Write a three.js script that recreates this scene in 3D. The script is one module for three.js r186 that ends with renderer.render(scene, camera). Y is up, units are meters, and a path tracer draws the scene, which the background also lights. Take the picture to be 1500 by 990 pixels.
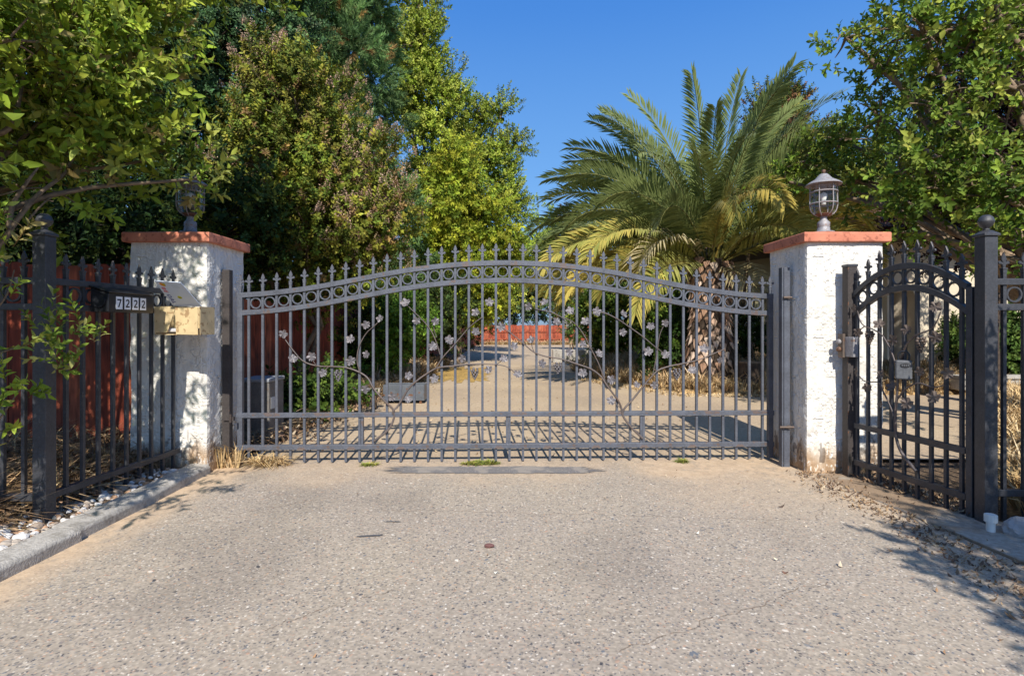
import * as THREE from 'three';
import { mergeGeometries } from 'three/addons/utils/BufferGeometryUtils.js';
import { RoundedBoxGeometry } from 'three/addons/geometries/RoundedBoxGeometry.js';

// ---------------------------------------------------------------- camera, sky, sun, exposure
const EYE = 1.23, F = 800;
const scene = new THREE.Scene();
const camera = new THREE.PerspectiveCamera(2 * Math.atan(495 / F) * 180 / Math.PI, 1500 / 990, 0.05, 1200);
camera.position.set(0, EYE, 0);
camera.lookAt(0, EYE, -10);
camera.setViewOffset(1500, 990, 0, 20, 1500, 990);
const renderer = new THREE.WebGLRenderer({ antialias: true });
renderer.toneMapping = THREE.LinearToneMapping;
renderer.toneMappingExposure = 1.32;
renderer.shadowMap.enabled = true;
renderer.shadowMap.type = THREE.PCFSoftShadowMap;

const SUN = new THREE.Vector3(0.084, 0.916, 1.0).normalize();
{
  const W = 256, H = 128, d = new Float32Array(W * H * 4);
  const stops = [[0, .29, .47, .70], [.12, .215, .42, .71], [.25, .14, .335, .68], [.5, .055, .20, .565], [1, .035, .125, .37]];
  for (let r = 0; r < H; r++) for (let c = 0; c < W; c++) {
    const el = ((r + .5) / H - .5) * Math.PI, az = ((c + .5) / W - .5) * 2 * Math.PI;
    const v = [Math.cos(az) * Math.cos(el), Math.sin(el), Math.sin(az) * Math.cos(el)];
    const s = Math.max(0, Math.sin(el));
    let k = 0; while (k < stops.length - 2 && s > stops[k + 1][0]) k++;
    const t = Math.min(1, (s - stops[k][0]) / (stops[k + 1][0] - stops[k][0]));
    const cs = v[0] * SUN.x + v[1] * SUN.y + v[2] * SUN.z, glow = .5 * Math.pow(Math.max(0, cs), 10);
    for (let i = 0; i < 3; i++) {
      let q = stops[k][i + 1] * (1 - t) + stops[k + 1][i + 1] * t;
      if (el < 0) q = [.2, .19, .17][i];
      d[(r * W + c) * 4 + i] = q + (el > 0 ? glow * [1, .97, .9][i] : 0);
    }
    d[(r * W + c) * 4 + 3] = 1;
  }
  const sky = new THREE.DataTexture(d, W, H, THREE.RGBAFormat, THREE.FloatType);
  sky.mapping = THREE.EquirectangularReflectionMapping; sky.magFilter = sky.minFilter = THREE.LinearFilter; sky.needsUpdate = true;
  scene.background = sky; scene.environment = sky;
}
const sun = new THREE.DirectionalLight(new THREE.Color(1, .945, .85), 5);
sun.position.copy(SUN).multiplyScalar(60); sun.target.position.set(0, 0, -8);
sun.position.add(sun.target.position);
sun.castShadow = true; sun.shadow.mapSize.set(4096, 4096); sun.shadow.radius = 1;
Object.assign(sun.shadow.camera, { left: -32, right: 32, top: 32, bottom: -32, near: 1, far: 140 });
scene.add(sun, sun.target);

// ---------------------------------------------------------------- helpers
function rng(a) { return () => { a = (a + 0x6d2b79f5) | 0; let t = Math.imul(a ^ (a >>> 15), 1 | a); t = (t + Math.imul(t ^ (t >>> 7), 61 | t)) ^ t; return ((t ^ (t >>> 14)) >>> 0) / 4294967296; }; }
const V = (x, y, z) => new THREE.Vector3(x, y, z);
const P = (px, py, D) => V((px - 750) / F * D, EYE + (475 - py) / F * D, -D);   // a pixel of the photograph at a depth
const lerp = (a, b, t) => a + (b - a) * t, clamp = (x, a, b) => Math.min(b, Math.max(a, x));
const smooth = (a, b, x) => { const t = clamp((x - a) / (b - a), 0, 1); return t * t * (3 - 2 * t); };
const used = new Map();
function numbered(n) { const k = used.get(n) ?? 0; used.set(n, k + 1); return k ? n + '_' + String(k).padStart(3, '0') : n; }
function tag(o, label, category, group, kind) {
  if (label) o.userData.label = label;
  if (category) o.userData.category = category;
  if (group) o.userData.group = group;
  if (kind) o.userData.kind = kind;
  return o;
}
function thing(name, label, category, pos = [0, 0, 0], turn = 0, group) {
  const o = new THREE.Group(); o.name = numbered(name); o.position.set(...pos); o.rotation.y = turn; scene.add(o);
  return tag(o, label, category, group);
}
function part(name, geo, mat, parent) {
  const m = new THREE.Mesh(geo, mat); m.name = parent === scene ? numbered(name) : name; m.castShadow = m.receiveShadow = true; parent.add(m); return m;
}
function clean(g) {   // the same attributes on every piece, so that they merge
  let q = g.index ? g.toNonIndexed() : g;
  if (!q.attributes.normal) q.computeVertexNormals();
  if (!q.attributes.uv) q.setAttribute('uv', new THREE.BufferAttribute(new Float32Array(q.attributes.position.count * 2), 2));
  for (const k of Object.keys(q.attributes)) if (!['position', 'normal', 'uv'].includes(k)) q.deleteAttribute(k);
  return q;
}
const merge = (list) => mergeGeometries(list.map(clean));
function metreUV(g, k = 1) {   // uv in metres by the way each face points
  const p = g.attributes.position, n = g.attributes.normal, uv = new Float32Array(p.count * 2);
  for (let i = 0; i < p.count; i++) {
    const ax = Math.abs(n.getX(i)), ay = Math.abs(n.getY(i)), az = Math.abs(n.getZ(i)), x = p.getX(i), y = p.getY(i), z = p.getZ(i);
    const [u, v] = ay > ax && ay > az ? [x, z] : ax > az ? [z, y] : [x, y];
    uv[i * 2] = u * k; uv[i * 2 + 1] = v * k;
  }
  g.setAttribute('uv', new THREE.BufferAttribute(uv, 2)); return g;
}
const bx = (w, h, d, x = 0, y = 0, z = 0) => metreUV(new THREE.BoxGeometry(w, h, d).translate(x, y, z));
const rbx = (w, h, d, r, x = 0, y = 0, z = 0, s = 2) => metreUV(new RoundedBoxGeometry(w, h, d, s, r).translate(x, y, z));
const cyl = (r0, r1, h, x = 0, y = 0, z = 0, n = 12) => new THREE.CylinderGeometry(r1, r0, h, n).translate(x, y + h / 2, z);
function tube(pts, r0, r1 = r0, seg = 0, sides = 6) {   // a tapered tube through points
  const curve = new THREE.CatmullRomCurve3(pts), n = seg || pts.length * 3, g = new THREE.TubeGeometry(curve, n, 1, sides, false), p = g.attributes.position, c = V();
  for (let i = 0; i <= n; i++) {
    curve.getPointAt(i / n, c); const r = lerp(r0, r1, i / n);
    for (let j = 0; j <= sides; j++) { const k = i * (sides + 1) + j; p.setXYZ(k, c.x + (p.getX(k) - c.x) * r, c.y + (p.getY(k) - c.y) * r, c.z + (p.getZ(k) - c.z) * r); }
  }
  return g;
}
function poly(pts, y) {   // flat sheet, points as [x, z]
  const g = new THREE.ShapeGeometry(new THREE.Shape(pts.map(([x, z]) => new THREE.Vector2(x, -z)))).rotateX(-Math.PI / 2).translate(0, y, 0);
  return metreUV(g);
}
// periodic value noise
const HASH = (() => { const r = rng(7), a = new Float32Array(65536); for (let i = 0; i < a.length; i++) a[i] = r(); return a; })();
function vnoise(x, y, per) {
  let ix = Math.floor(x), iy = Math.floor(y); const fx = x - ix, fy = y - iy, s = fx * fx * (3 - 2 * fx), t = fy * fy * (3 - 2 * fy);
  const m = (v) => ((v % per) + per) % per, h = (a, b) => HASH[((m(a) * 197 + m(b) * 7919) ^ (m(a) * 31 + per * 17)) & 65535];
  return lerp(lerp(h(ix, iy), h(ix + 1, iy), s), lerp(h(ix, iy + 1), h(ix + 1, iy + 1), s), t);
}
function fbm(u, v, per, oct = 4) { let a = 0, w = .5, sum = 0; for (let i = 0; i < oct; i++) { a += w * vnoise(u * per, v * per, per); sum += w; per *= 2; w *= .5; } return a / sum; }
function tex(w, h, fn, { srgb = true, rep = 1 } = {}) {   // fn(u, v, x, y) -> [r, g, b] 0..255
  const d = new Uint8Array(w * h * 4);
  for (let y = 0; y < h; y++) for (let x = 0; x < w; x++) {
    const c = fn((x + .5) / w, (y + .5) / h, x, y), o = (y * w + x) * 4;
    d[o] = clamp(c[0], 0, 255); d[o + 1] = clamp(c[1], 0, 255); d[o + 2] = clamp(c[2], 0, 255); d[o + 3] = 255;
  }
  const t = new THREE.DataTexture(d, w, h); t.wrapS = t.wrapT = THREE.RepeatWrapping; t.magFilter = THREE.LinearFilter; t.minFilter = THREE.LinearMipmapLinearFilter;
  if (srgb) t.colorSpace = THREE.SRGBColorSpace; t.repeat.set(rep, rep); t.needsUpdate = true; return t;
}
const mat = (o) => new THREE.MeshStandardMaterial({ roughness: .8, ...o });
const lin = (r, g, b) => new THREE.Color().setRGB(r, g, b);

// ---------------------------------------------------------------- materials
const stuccoBump = tex(512, 512, (u, v) => { const a = fbm(u, v, 24, 4), b = fbm(u + .3, v + .1, 9, 3); const ridge = 1 - Math.abs(a - .5) * 3.2, k = 255 * clamp(.25 + ridge * .45 * smooth(.35, .6, b) + a * .35, 0, 1); return [k, k, k]; }, { srgb: false, rep: 1.5 });
const stuccoMap = tex(512, 512, (u, v) => { const a = fbm(u, v, 6, 5), b = fbm(u + .5, v, 40, 3), k = 214 + (a - .5) * 26 + (b - .5) * 26; return [k, k - 1, k - 5]; }, { rep: 1 });
const M = {};
M.stucco = mat({ map: stuccoMap, bumpMap: stuccoBump, bumpScale: .009, roughness: .92 });
M.houseWall = mat({ color: lin(.62, .53, .4), bumpMap: stuccoBump, bumpScale: .004, roughness: .95 });
const capMap = tex(256, 256, (u, v) => { const a = fbm(u, v, 8, 5), b = fbm(u, v + .4, 32, 3), s = smooth(.62, .7, b) * .5; return [192 - s * 60 + (a - .5) * 40, 120 - s * 45 + (a - .5) * 36, 94 - s * 38 + (a - .5) * 30]; }, { rep: 1.2 });
M.cap = mat({ map: capMap, bumpMap: stuccoBump, bumpScale: .002, roughness: .85 });
const steelMap = (r, g, b, rust) => tex(256, 256, (u, v) => { const a = fbm(u, v, 5, 5), n = fbm(u + .2, v, 48, 2), k = smooth(.64, .72, fbm(u, v + .6, 10, 4)) * rust; const q = .82 + a * .3 + (n - .5) * .22; return [lerp(r * q, 120, k), lerp(g * q, 78, k), lerp(b * q, 50, k)]; }, { rep: 2.3 });
const steelBump = tex(256, 256, (u, v) => { const k = 255 * fbm(u, v, 40, 3); return [k, k, k]; }, { srgb: false, rep: 3 });
M.gate = mat({ map: steelMap(88, 92, 102, .35), bumpMap: steelBump, bumpScale: .0012, roughness: .5, metalness: .15 });
M.fence = mat({ map: steelMap(66, 67, 71, .15), bumpMap: steelBump, bumpScale: .001, roughness: .45, metalness: .15 });
M.oldPost = mat({ map: steelMap(66, 60, 58, .9), bumpMap: steelBump, bumpScale: .002, roughness: .7, metalness: .2 });
const leafMetal = tex(128, 128, (u, v) => { const a = fbm(u, v, 6, 4), k = smooth(.55, .75, fbm(u + .3, v, 5, 3)); return [lerp(98, 94, k) + (a - .5) * 80, lerp(95, 86, k) + (a - .5) * 76, lerp(99, 86, k) + (a - .5) * 76]; }, { rep: 6 });
M.vineLeaf = mat({ map: leafMetal, roughness: .5, metalness: .2, side: THREE.DoubleSide });
M.vine = mat({ map: steelMap(98, 90, 88, .5), roughness: .55, metalness: .2 });
M.rustLeaf = mat({ map: steelMap(100, 88, 80, .6), roughness: .6, metalness: .2, side: THREE.DoubleSide });
const woodMap = (r, g, b) => tex(256, 256, (u, v) => { const a = fbm(u * 1, v * .12, 48, 3), n = fbm(u, v, 5, 4), k = .78 + (a - .5) * .5 + (n - .5) * .45; return [r * k, g * k, b * k]; }, { rep: 1 });
M.redWood = mat({ map: woodMap(186, 92, 62), roughness: .9 });
M.redWood2 = mat({ map: woodMap(166, 76, 50), roughness: .9 });
M.redWood3 = mat({ map: woodMap(202, 108, 74), roughness: .9 });
M.greyWood = mat({ map: woodMap(168, 158, 142), roughness: .95 });
M.bark = mat({ map: woodMap(150, 128, 104), roughness: .95 });
M.darkBark = mat({ map: woodMap(84, 68, 54), roughness: .95 });
const concreteMap = tex(512, 512, (u, v) => { const a = fbm(u, v, 4, 6), b = fbm(u + .1, v + .7, 90, 2), s = smooth(.6, .68, fbm(u, v, 14, 4)) * .12, k = 160 * (1 - s) + (a - .5) * 40 + (b - .5) * 34; return [k, k - 5, k - 13]; }, { rep: .8 });
const slabMap = tex(512, 512, (u, v) => { const a = fbm(u, v, 4, 6), b = fbm(u + .1, v + .7, 90, 2), s = smooth(.42, .62, fbm(u + .3, v + .2, 6, 6)) * .75, k = 158 + (a - .5) * 40 + (b - .5) * 40; return [lerp(k, 132, s), lerp(k - 8, 106, s), lerp(k - 20, 80, s)]; }, { rep: .55 });
const grainBump = tex(512, 512, (u, v) => { const k = 255 * fbm(u, v, 120, 2); return [k, k, k]; }, { srgb: false, rep: 1.2 });
M.dirtySlab = mat({ map: slabMap, bumpMap: grainBump, bumpScale: .003, roughness: .95 });
M.concrete = mat({ map: concreteMap, bumpMap: grainBump, bumpScale: .003, roughness: .92 });
const soilMap = tex(512, 512, (u, v) => { const a = fbm(u, v, 8, 5), b = fbm(u + .4, v, 80, 2), k = .62 + (a - .5) * .6 + (b - .5) * .6; return [150 * k, 122 * k, 92 * k]; }, { rep: .7 });
M.soil = mat({ map: soilMap, bumpMap: grainBump, bumpScale: .012, roughness: 1 });
M.black = mat({ color: lin(.012, .013, .016), roughness: .35 });
M.dark = mat({ color: lin(.02, .02, .022), roughness: .8 });
// aggregate asphalt of the apron
function asphalt(size, seed, count, base, spread) {
  const N = size, r = rng(seed), col = new Float32Array(N * N * 3), hgt = new Float32Array(N * N);
  for (let y = 0; y < N; y++) for (let x = 0; x < N; x++) {
    const u = x / N, v = y / N, a = fbm(u, v, 4, 4), b = vnoise(u * 512, v * 512, 512), q = 1 + (a - .5) * .1 + (b - .5) * .2, o = (y * N + x) * 3;
    col[o] = base[0] * q; col[o + 1] = base[1] * q; col[o + 2] = base[2] * q * (1 - (a - .5) * .06); hgt[y * N + x] = .45 + (b - .5) * .3;
  }
  const kinds = [[70, 70, 76], [96, 92, 90], [88, 96, 108], [212, 200, 184], [228, 220, 206], [190, 158, 128], [140, 128, 120], [120, 112, 108], [176, 140, 118], [52, 52, 58]];
  for (let i = 0; i < count; i++) {
    const cx = r() * N, cy = r() * N, big = r(), R = big > .993 ? 2.6 + r() * 1.8 : big > .86 ? 1.5 + r() * 1.1 : .7 + r() * .8, k = kinds[Math.floor(r() * kinds.length)], ex = .6 + r() * .8, an = r() * 3.14, ca = Math.cos(an), sa = Math.sin(an), mix = spread * (.35 + r() * .6), rr = Math.ceil(R * 1.5);
    for (let dy = -rr; dy <= rr; dy++) for (let dx = -rr; dx <= rr; dx++) {
      const px = (dx * ca + dy * sa) / ex, py = (-dx * sa + dy * ca) * ex;
      if (px * px + py * py > R * R) continue;
      const X = ((Math.floor(cx) + dx) % N + N) % N, Y = ((Math.floor(cy) + dy) % N + N) % N, o = (Y * N + X) * 3;
      for (let c = 0; c < 3; c++) col[o + c] = lerp(col[o + c], k[c], mix);
      hgt[Y * N + X] = .8 - .3 * (px * px + py * py) / (R * R);
    }
  }
  return { col, hgt, N };
}
function asphaltMaterial({ col, hgt, N }, rep, extra) {
  const map = tex(N, N, (u, v, x, y) => { const o = (y * N + x) * 3, c = [col[o], col[o + 1], col[o + 2]]; return extra ? extra(u, v, c, fbm) : c; }, { rep });
  const bump = tex(N / 2, N / 2, (u, v, x, y) => { const k = 255 * hgt[y * 2 * N + x * 2]; return [k, k, k]; }, { srgb: false, rep });
  return mat({ map, bumpMap: bump, bumpScale: .003, roughness: .9 });
}
const CRACKS = [[-1.0, 2.2, -.55, 2.52, .0035], [-.9, 3.6, 1.9, 3.42, .003], [1.9, 3.42, 2.3, 3.9, .003], [-2.2, 3.3, -1.2, 3.9, .003], [.4, 2.05, 1.5, 2.6, .003]];
const APR = 5.4;   // side of the apron's texture in metres; u = (x + 2.7) / APR, v = -z / APR
M.apron = asphaltMaterial(asphalt(2048, 3, 190000, [158, 146, 131], .9), 1, (u, v, c) => {
  const x = u * APR - 2.7, D = v * APR, n = fbm(u, v, 9, 5), n2 = fbm(u + .3, v + .2, 40, 4), n3 = fbm(u + .6, v + .1, 120, 3);
  // washed sand along the kerb, below the gate and by the concrete strip
  let s = smooth(.42, .05, x + 2.45 + (n - .5) * .5) + smooth(.75, .1, 4.75 - D + (n - .5) * 1.2) * .55 + smooth(.5, .05, 2.5 - x + (n - .5) * .6) * .5 + smooth(1.2, .2, Math.hypot(x - 1.7, D - 4.3) + (n - .5) * .9) * .4;
  s = clamp(s, 0, 1) * smooth(.22, .6, n2 * .6 + n3 * .4 + .12);
  const sand = [196 + (n3 - .5) * 40, 168 + (n3 - .5) * 40, 136 + (n3 - .5) * 36];
  const worn = smooth(.5, .75, fbm(u + .15, v + .8, 8, 6)) * .07;   // greyer worn patches
  let k = 0;   // hairline cracks, as thin wandering lines of dirt
  for (const [ax, az, bx_, bz, w] of CRACKS) { const dx = bx_ - ax, dz = bz - az, L = Math.hypot(dx, dz), t = ((x - ax) * dx + (D - az) * dz) / (L * L); if (t < 0 || t > 1) continue; const off = ((x - ax) * dz - (D - az) * dx) / L + (fbm(t * .5 + ax, .3, 24, 4) - .5) * .09; if (Math.abs(off) < w) k = Math.max(k, .6 * smooth(.3, .5, fbm(t + ax, .7, 30, 3))); }
  return c.map((q, i) => lerp(lerp(q * (1 - worn), sand[i], s * .75), [92, 78, 66][i], k));
});
const far = asphalt(1024, 11, 26000, [172, 152, 126], .5);
M.drive = asphaltMaterial(far, 1 / 5, (u, v, c) => { const n = fbm(u, v, 5, 6), d = smooth(.5, .75, n) * .2, l = smooth(.48, .3, n) * .14; return c.map((q, i) => lerp(lerp(q, [118, 106, 92][i], d), [205, 188, 160][i], l)); });
M.patch = asphaltMaterial(asphalt(512, 21, 9000, [112, 109, 108], .6), 1.2, (u, v, c) => { const n = smooth(.45, .62, fbm(u, v, 7, 5)); return c.map((q, i) => lerp(q, [158, 148, 136][i], n * .6)); });
M.tar = mat({ color: lin(.085, .085, .092), roughness: .8, bumpMap: grainBump, bumpScale: .002 });
M.ochre = mat({ map: tex(256, 256, (u, v) => { const a = fbm(u, v, 10, 5), b = fbm(u + .4, v, 64, 2), k = .8 + (a - .5) * .5 + (b - .5) * .5; return [198 * k, 160 * k, 84 * k]; }, { rep: .8 }), roughness: 1 });

// ---------------------------------------------------------------- ground
{
  const g = new THREE.PlaneGeometry(900, 900).rotateX(-Math.PI / 2).translate(0, -.03, -60);
  tag(part('ground', metreUV(g), M.soil, scene), 'bare dry brown earth reaching to the horizon', 'ground', null, 'structure');
}
{
  const pts = [[-2.56, 8], [-2.56, -4.99], [2.62, -4.99], [2.78, -3.2], [2.95, 0], [3.2, 8]];
  const g = poly(pts, .004), p = g.attributes.position, uv = g.attributes.uv;
  for (let i = 0; i < p.count; i++) uv.setXY(i, (p.getX(i) + 2.7) / APR, -p.getZ(i) / APR);
  tag(part('asphalt_apron', g, M.apron, scene), 'speckled sunlit asphalt apron in front of the driveway gate', 'pavement', null, 'structure');
}
tag(part('street', poly([[-60, 8.01], [60, 8.01], [60, 20], [-60, 20]], .002), M.drive, scene), 'street passing behind the viewer', 'road', null, 'structure');
tag(part('driveway', poly([[-2.45, -4.97], [-2.3, -8], [-2.05, -12], [-2.1, -33.6], [16, -33.6], [16, -4.97]], 0), M.drive, scene), 'tan worn driveway running back beyond the gate', 'driveway', null, 'structure');
// ragged flat patches 4 mm above the pavement
function ragged(cx, cz, rx, rz, seed, turn = 0, n = 40, rough = .3) {
  const r = rng(seed), pts = [], ca = Math.cos(turn), sa = Math.sin(turn);
  for (let i = 0; i < n; i++) { const a = i / n * Math.PI * 2, e = Math.max(Math.abs(Math.cos(a)), Math.abs(Math.sin(a))), q = 1 / lerp(1, e, .8) * (1 - r() * rough), x = Math.cos(a) * rx * q, z = Math.sin(a) * rz * q; pts.push([cx + x * ca - z * sa, cz + x * sa + z * ca]); }
  return pts;
}
tag(part('asphalt_patch', poly(ragged(-.16, -4.59, .98, .125, 4, .01, 110, .22), .008), M.patch, scene), 'long dark grey asphalt patch along the foot of the gate', 'asphalt patch', null, 'structure');
tag(part('tar_mark', poly(ragged(-.825, -2.508 - .65, .085, .014, 5, -.16, 26, .35), .008), M.tar, scene), 'dark tar streak on the asphalt, the longer one nearer the street', 'tar mark');
tag(part('tar_mark', poly(ragged(-.738, -3.385, .062, .009, 6, .02, 26, .45), .008), M.tar, scene), 'short dark tar streak on the asphalt, nearer the gate', 'tar mark');
tag(part('ochre_patch', poly(ragged(-1.25, -13.6, .85, 2.3, 8, 0, 80, .45), .005), M.ochre, scene), 'ochre yellow patch of dust on the driveway beyond the gate', 'dirt patch', null, 'structure');

// a bed that rises out of the ground inside an outline
function inside(pts, x, z) { let c = false; for (let i = 0, j = pts.length - 1; i < pts.length; j = i++) { const [xi, zi] = pts[i], [xj, zj] = pts[j]; if ((zi > z) !== (zj > z) && x < (xj - xi) * (z - zi) / (zj - zi) + xi) c = !c; } return c; }
function edgeDist(pts, x, z) { let m = 1e9; for (let i = 0, j = pts.length - 1; i < pts.length; j = i++) { const [ax, az] = pts[j], [bx_, bz] = pts[i], dx = bx_ - ax, dz = bz - az, t = clamp(((x - ax) * dx + (z - az) * dz) / (dx * dx + dz * dz), 0, 1); m = Math.min(m, Math.hypot(x - ax - dx * t, z - az - dz * t)); } return m; }
function bedHeight(b, x, z) { const d = edgeDist(b.pts, x, z) * (inside(b.pts, x, z) ? 1 : -1); return d < 0 ? Math.max(-.06, d * .8) : b.rise * smooth(0, b.run, d) + b.lip * smooth(0, .08, d) + (fbm(x * .05 + .5, z * .05 + .5, 16, 3) - .5) * .06 * smooth(0, .2, d); }
function bed(name, b, step, label, mt = M.soil) {
  const xs = b.pts.map((p) => p[0]), zs = b.pts.map((p) => p[1]), x0 = Math.min(...xs) - .15, x1 = Math.max(...xs) + .15, z0 = Math.min(...zs) - .15, z1 = Math.max(...zs) + .15, nx = Math.ceil((x1 - x0) / step), nz = Math.ceil((z1 - z0) / step);
  const g = new THREE.PlaneGeometry(x1 - x0, z1 - z0, nx, nz).rotateX(-Math.PI / 2).translate((x0 + x1) / 2, 0, (z0 + z1) / 2), p = g.attributes.position;
  for (let i = 0; i < p.count; i++) p.setY(i, bedHeight(b, p.getX(i), p.getZ(i)));
  g.computeVertexNormals();
  return tag(part(name, metreUV(g), mt, scene), label, 'ground', null, 'structure');
}
const rightBed = { pts: [[9, -9.5], [4.4, -9.5], [3.0, -9.7], [2.55, -10.9], [1.85, -12.3], [1.6, -14.5], [1.9, -19.5], [5, -21], [14, -21], [14, -9.5]], rise: .3, run: 1.6, lip: .07 };
const gardenBed = { pts: [[3.06, -3.16], [3.3, -3.62], [4.75, -5.4], [8.0, -9.2], [20, -9.2], [20, -3.16]], rise: .12, run: 1.2, lip: .02 };
const leftBed = { pts: [[-12, -4.9], [-2.62, -5.15], [-2.5, -6.2], [-2.35, -7.8], [-2.05, -9.5], [-2.1, -33.3], [-12, -33.3]], rise: .22, run: 1.5, lip: .04 };
const kerbBed = { pts: [[-14, 1.2], [-2.6, 1.2], [-2.6, -4.5], [-3.2, -4.5], [-3.2, -5.2], [-14, -5.2]], rise: .05, run: .6, lip: .05 };
const grassMat = mat({ map: tex(256, 256, (u, v) => { const a = fbm(u, v, 12, 5), b = fbm(u + .4, v, 64, 2), k = .75 + (a - .5) * .6 + (b - .5) * .7; return [190 * k, 156 * k, 106 * k]; }, { rep: .8 }), roughness: 1 });
bed('earth_mound', rightBed, .1, 'raised earth bed with the palm beyond the gate', grassMat);
bed('garden_ground', gardenBed, .12, 'dry ground to the right behind the fence post', grassMat);
bed('planting_bed', leftBed, .16, 'shaded planting bed along the left of the driveway');
bed('verge', kerbBed, .12, 'stony shaded verge behind the left kerb');

// kerb with joints; concrete strip under the pedestrian gate
{
  const k = new THREE.Group(); k.name = 'kerb'; scene.add(k); tag(k, 'grey concrete kerb along the left of the apron', 'kerb', null, 'structure');
  const cuts = [-4.5, -3.09, -1.6, -.1, 1.4];
  for (let i = 0; i < cuts.length - 1; i++) {
    const len = cuts[i + 1] - cuts[i] - .008, s = new THREE.Shape();
    s.moveTo(0, -.05); s.lineTo(0, .05); s.quadraticCurveTo(-.004, .07, -.03, .076); s.lineTo(-.145, .082); s.lineTo(-.15, -.05); s.closePath();
    const g = new THREE.ExtrudeGeometry(s, { depth: len, bevelEnabled: true, bevelSize: .004, bevelThickness: .004, bevelSegments: 1, steps: 12 }).translate(-2.44 + (i === 0 ? -.02 : 0), 0, cuts[i] + .004);
    const p = g.attributes.position; for (let j = 0; j < p.count; j++) { const n = (fbm(p.getZ(j) * .3 + 4, p.getY(j) * 2 + .5, 16, 3) - .5) * .006; p.setX(j, p.getX(j) + n + (i === 0 ? -.03 * smooth(-3.6, -4.5, p.getZ(j)) : 0)); p.setY(j, p.getY(j) + (p.getY(j) > 0 ? n * .5 : 0)); }
    g.computeVertexNormals(); part('kerb_section', metreUV(g), M.concrete, k);
  }
  const st = new THREE.Group(); st.name = 'concrete_strip'; scene.add(st); tag(st, 'flush concrete strip below the pedestrian gate', 'pavement', null, 'structure');
  const edge = [[-4.44, 2.5, 2.82], [-3.62, 2.56, 2.98], [-2.5, 2.64, 3.05], [-1.2, 2.72, 3.1], [.6, 2.8, 3.2]];
  for (let i = 0; i < edge.length - 1; i++) {
    const [za, a0, a1] = edge[i], [zb, b0, b1] = edge[i + 1], sh = new THREE.Shape([[a0, -za], [a1, -za], [b1, -zb - .01], [b0, -zb - .01]].map((q) => new THREE.Vector2(...q)));
    const g = new THREE.ExtrudeGeometry(sh, { depth: .014, bevelEnabled: true, bevelSize: .012, bevelThickness: .01, bevelSegments: 2 }).rotateX(-Math.PI / 2).translate(0, -.008 + (i > 0 ? .006 : 0), 0);
    part('concrete_slab', metreUV(g), M.dirtySlab, st);
  }
}

// ---------------------------------------------------------------- pillars with caps, lanterns
function pillar(x0, x1, d0, d1, label, seed) {
  const w = x1 - x0, d = d1 - d0, t = thing('gate_pillar', label, 'pillar', [(x0 + x1) / 2, 0, -(d0 + d1) / 2]);
  const g = new RoundedBoxGeometry(w, 2.0, d, 6, .02); const p = g.attributes.position;
  const body = new THREE.BoxGeometry(w, 1.96, d, 24, 70, 24).translate(0, .94, 0), q = body.attributes.position, n0 = body.attributes.normal;
  for (let i = 0; i < q.count; i++) {
    let x = q.getX(i), y = q.getY(i), z = q.getZ(i);
    const cx = clamp(x, -w / 2 + .02, w / 2 - .02), cz = clamp(z, -d / 2 + .02, d / 2 - .02), dx = x - cx, dz = z - cz, l = Math.hypot(dx, dz);
    if (l > .021) { x = cx + dx / l * .02; z = cz + dz / l * .02; }
    const k = (fbm((x + z * 1.3) * .4 + seed, y * .4 + .3, 16, 3) - .5) * .022 + smooth(.14, 0, y) * (fbm((x + z) * .8 + seed, y * .8, 24, 3) - .6) * .05;
    const r = Math.hypot(x, z) || 1; x += x / r * k; z += z / r * k; q.setXYZ(i, x, y, z);
  }
  body.computeVertexNormals(); metreUV(body);
  // rain splash stains at the foot, as matter with ragged outlines
  const map = tex(512, 1024, (u, v) => {
    const y = v * 2 - .03, n = fbm(u, v * .5, 10, 5), n2 = fbm(u + .3, v, 60, 3), a = fbm(u, v, 6, 5);
    const n9 = (fbm(u + .2, v * .5 + .1, 70, 3) - .5) * 24, base = [216 + (a - .5) * 22 + n9, 212 + (a - .5) * 22 + n9, 204 + (a - .5) * 22 + n9];
    const st = smooth(.3, .02, y + (n - .5) * .42) * smooth(.3, .55, n2 + .12) * .8, k = smooth(.66, .7, fbm(u + .7, v, 22, 3)) * smooth(.5, .1, y) * .5;
    return base.map((c, i) => lerp(lerp(c, [146, 112, 78][i], st), [60, 48, 40][i], k));
  });
  const m = mat({ map, bumpMap: stuccoBump, bumpScale: .016, roughness: .92 });
  { const uv = body.attributes.uv; for (let i = 0; i < uv.count; i++) uv.setXY(i, uv.getX(i), (q.getY(i) + .03) / 2); const b = body.clone(); metreUV(b, 1); body.setAttribute('uv1', b.attributes.uv); }
  m.bumpMap = stuccoBump.clone(); m.bumpMap.channel = 1;
  part('shaft', body, m, t);
  const o = .028, s = new THREE.Shape(), W = w / 2 + o, Dd = d / 2 + o;
  s.moveTo(-W, -Dd); s.lineTo(W, -Dd); s.lineTo(W, Dd); s.lineTo(-W, Dd); s.closePath();
  const cap = new THREE.ExtrudeGeometry(s, { depth: .062, bevelEnabled: true, bevelSize: .01, bevelThickness: .01, bevelSegments: 3 }).rotateX(-Math.PI / 2).translate(0, 1.913, 0);
  const top = new THREE.CylinderGeometry(.12, W * 1.40, .05, 4, 1).rotateY(Math.PI / 4).scale(1, 1, Dd / W).translate(0, 2.008, 0).toNonIndexed(); top.computeVertexNormals();
  part('cap', metreUV(merge([cap, top])), M.cap, t);
  return t;
}
pillar(2.425, 3.06, 4.49, 5.14, 'white stucco gate pillar with sunlit front and terracotta cap beside the pedestrian gate', .2);
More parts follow.
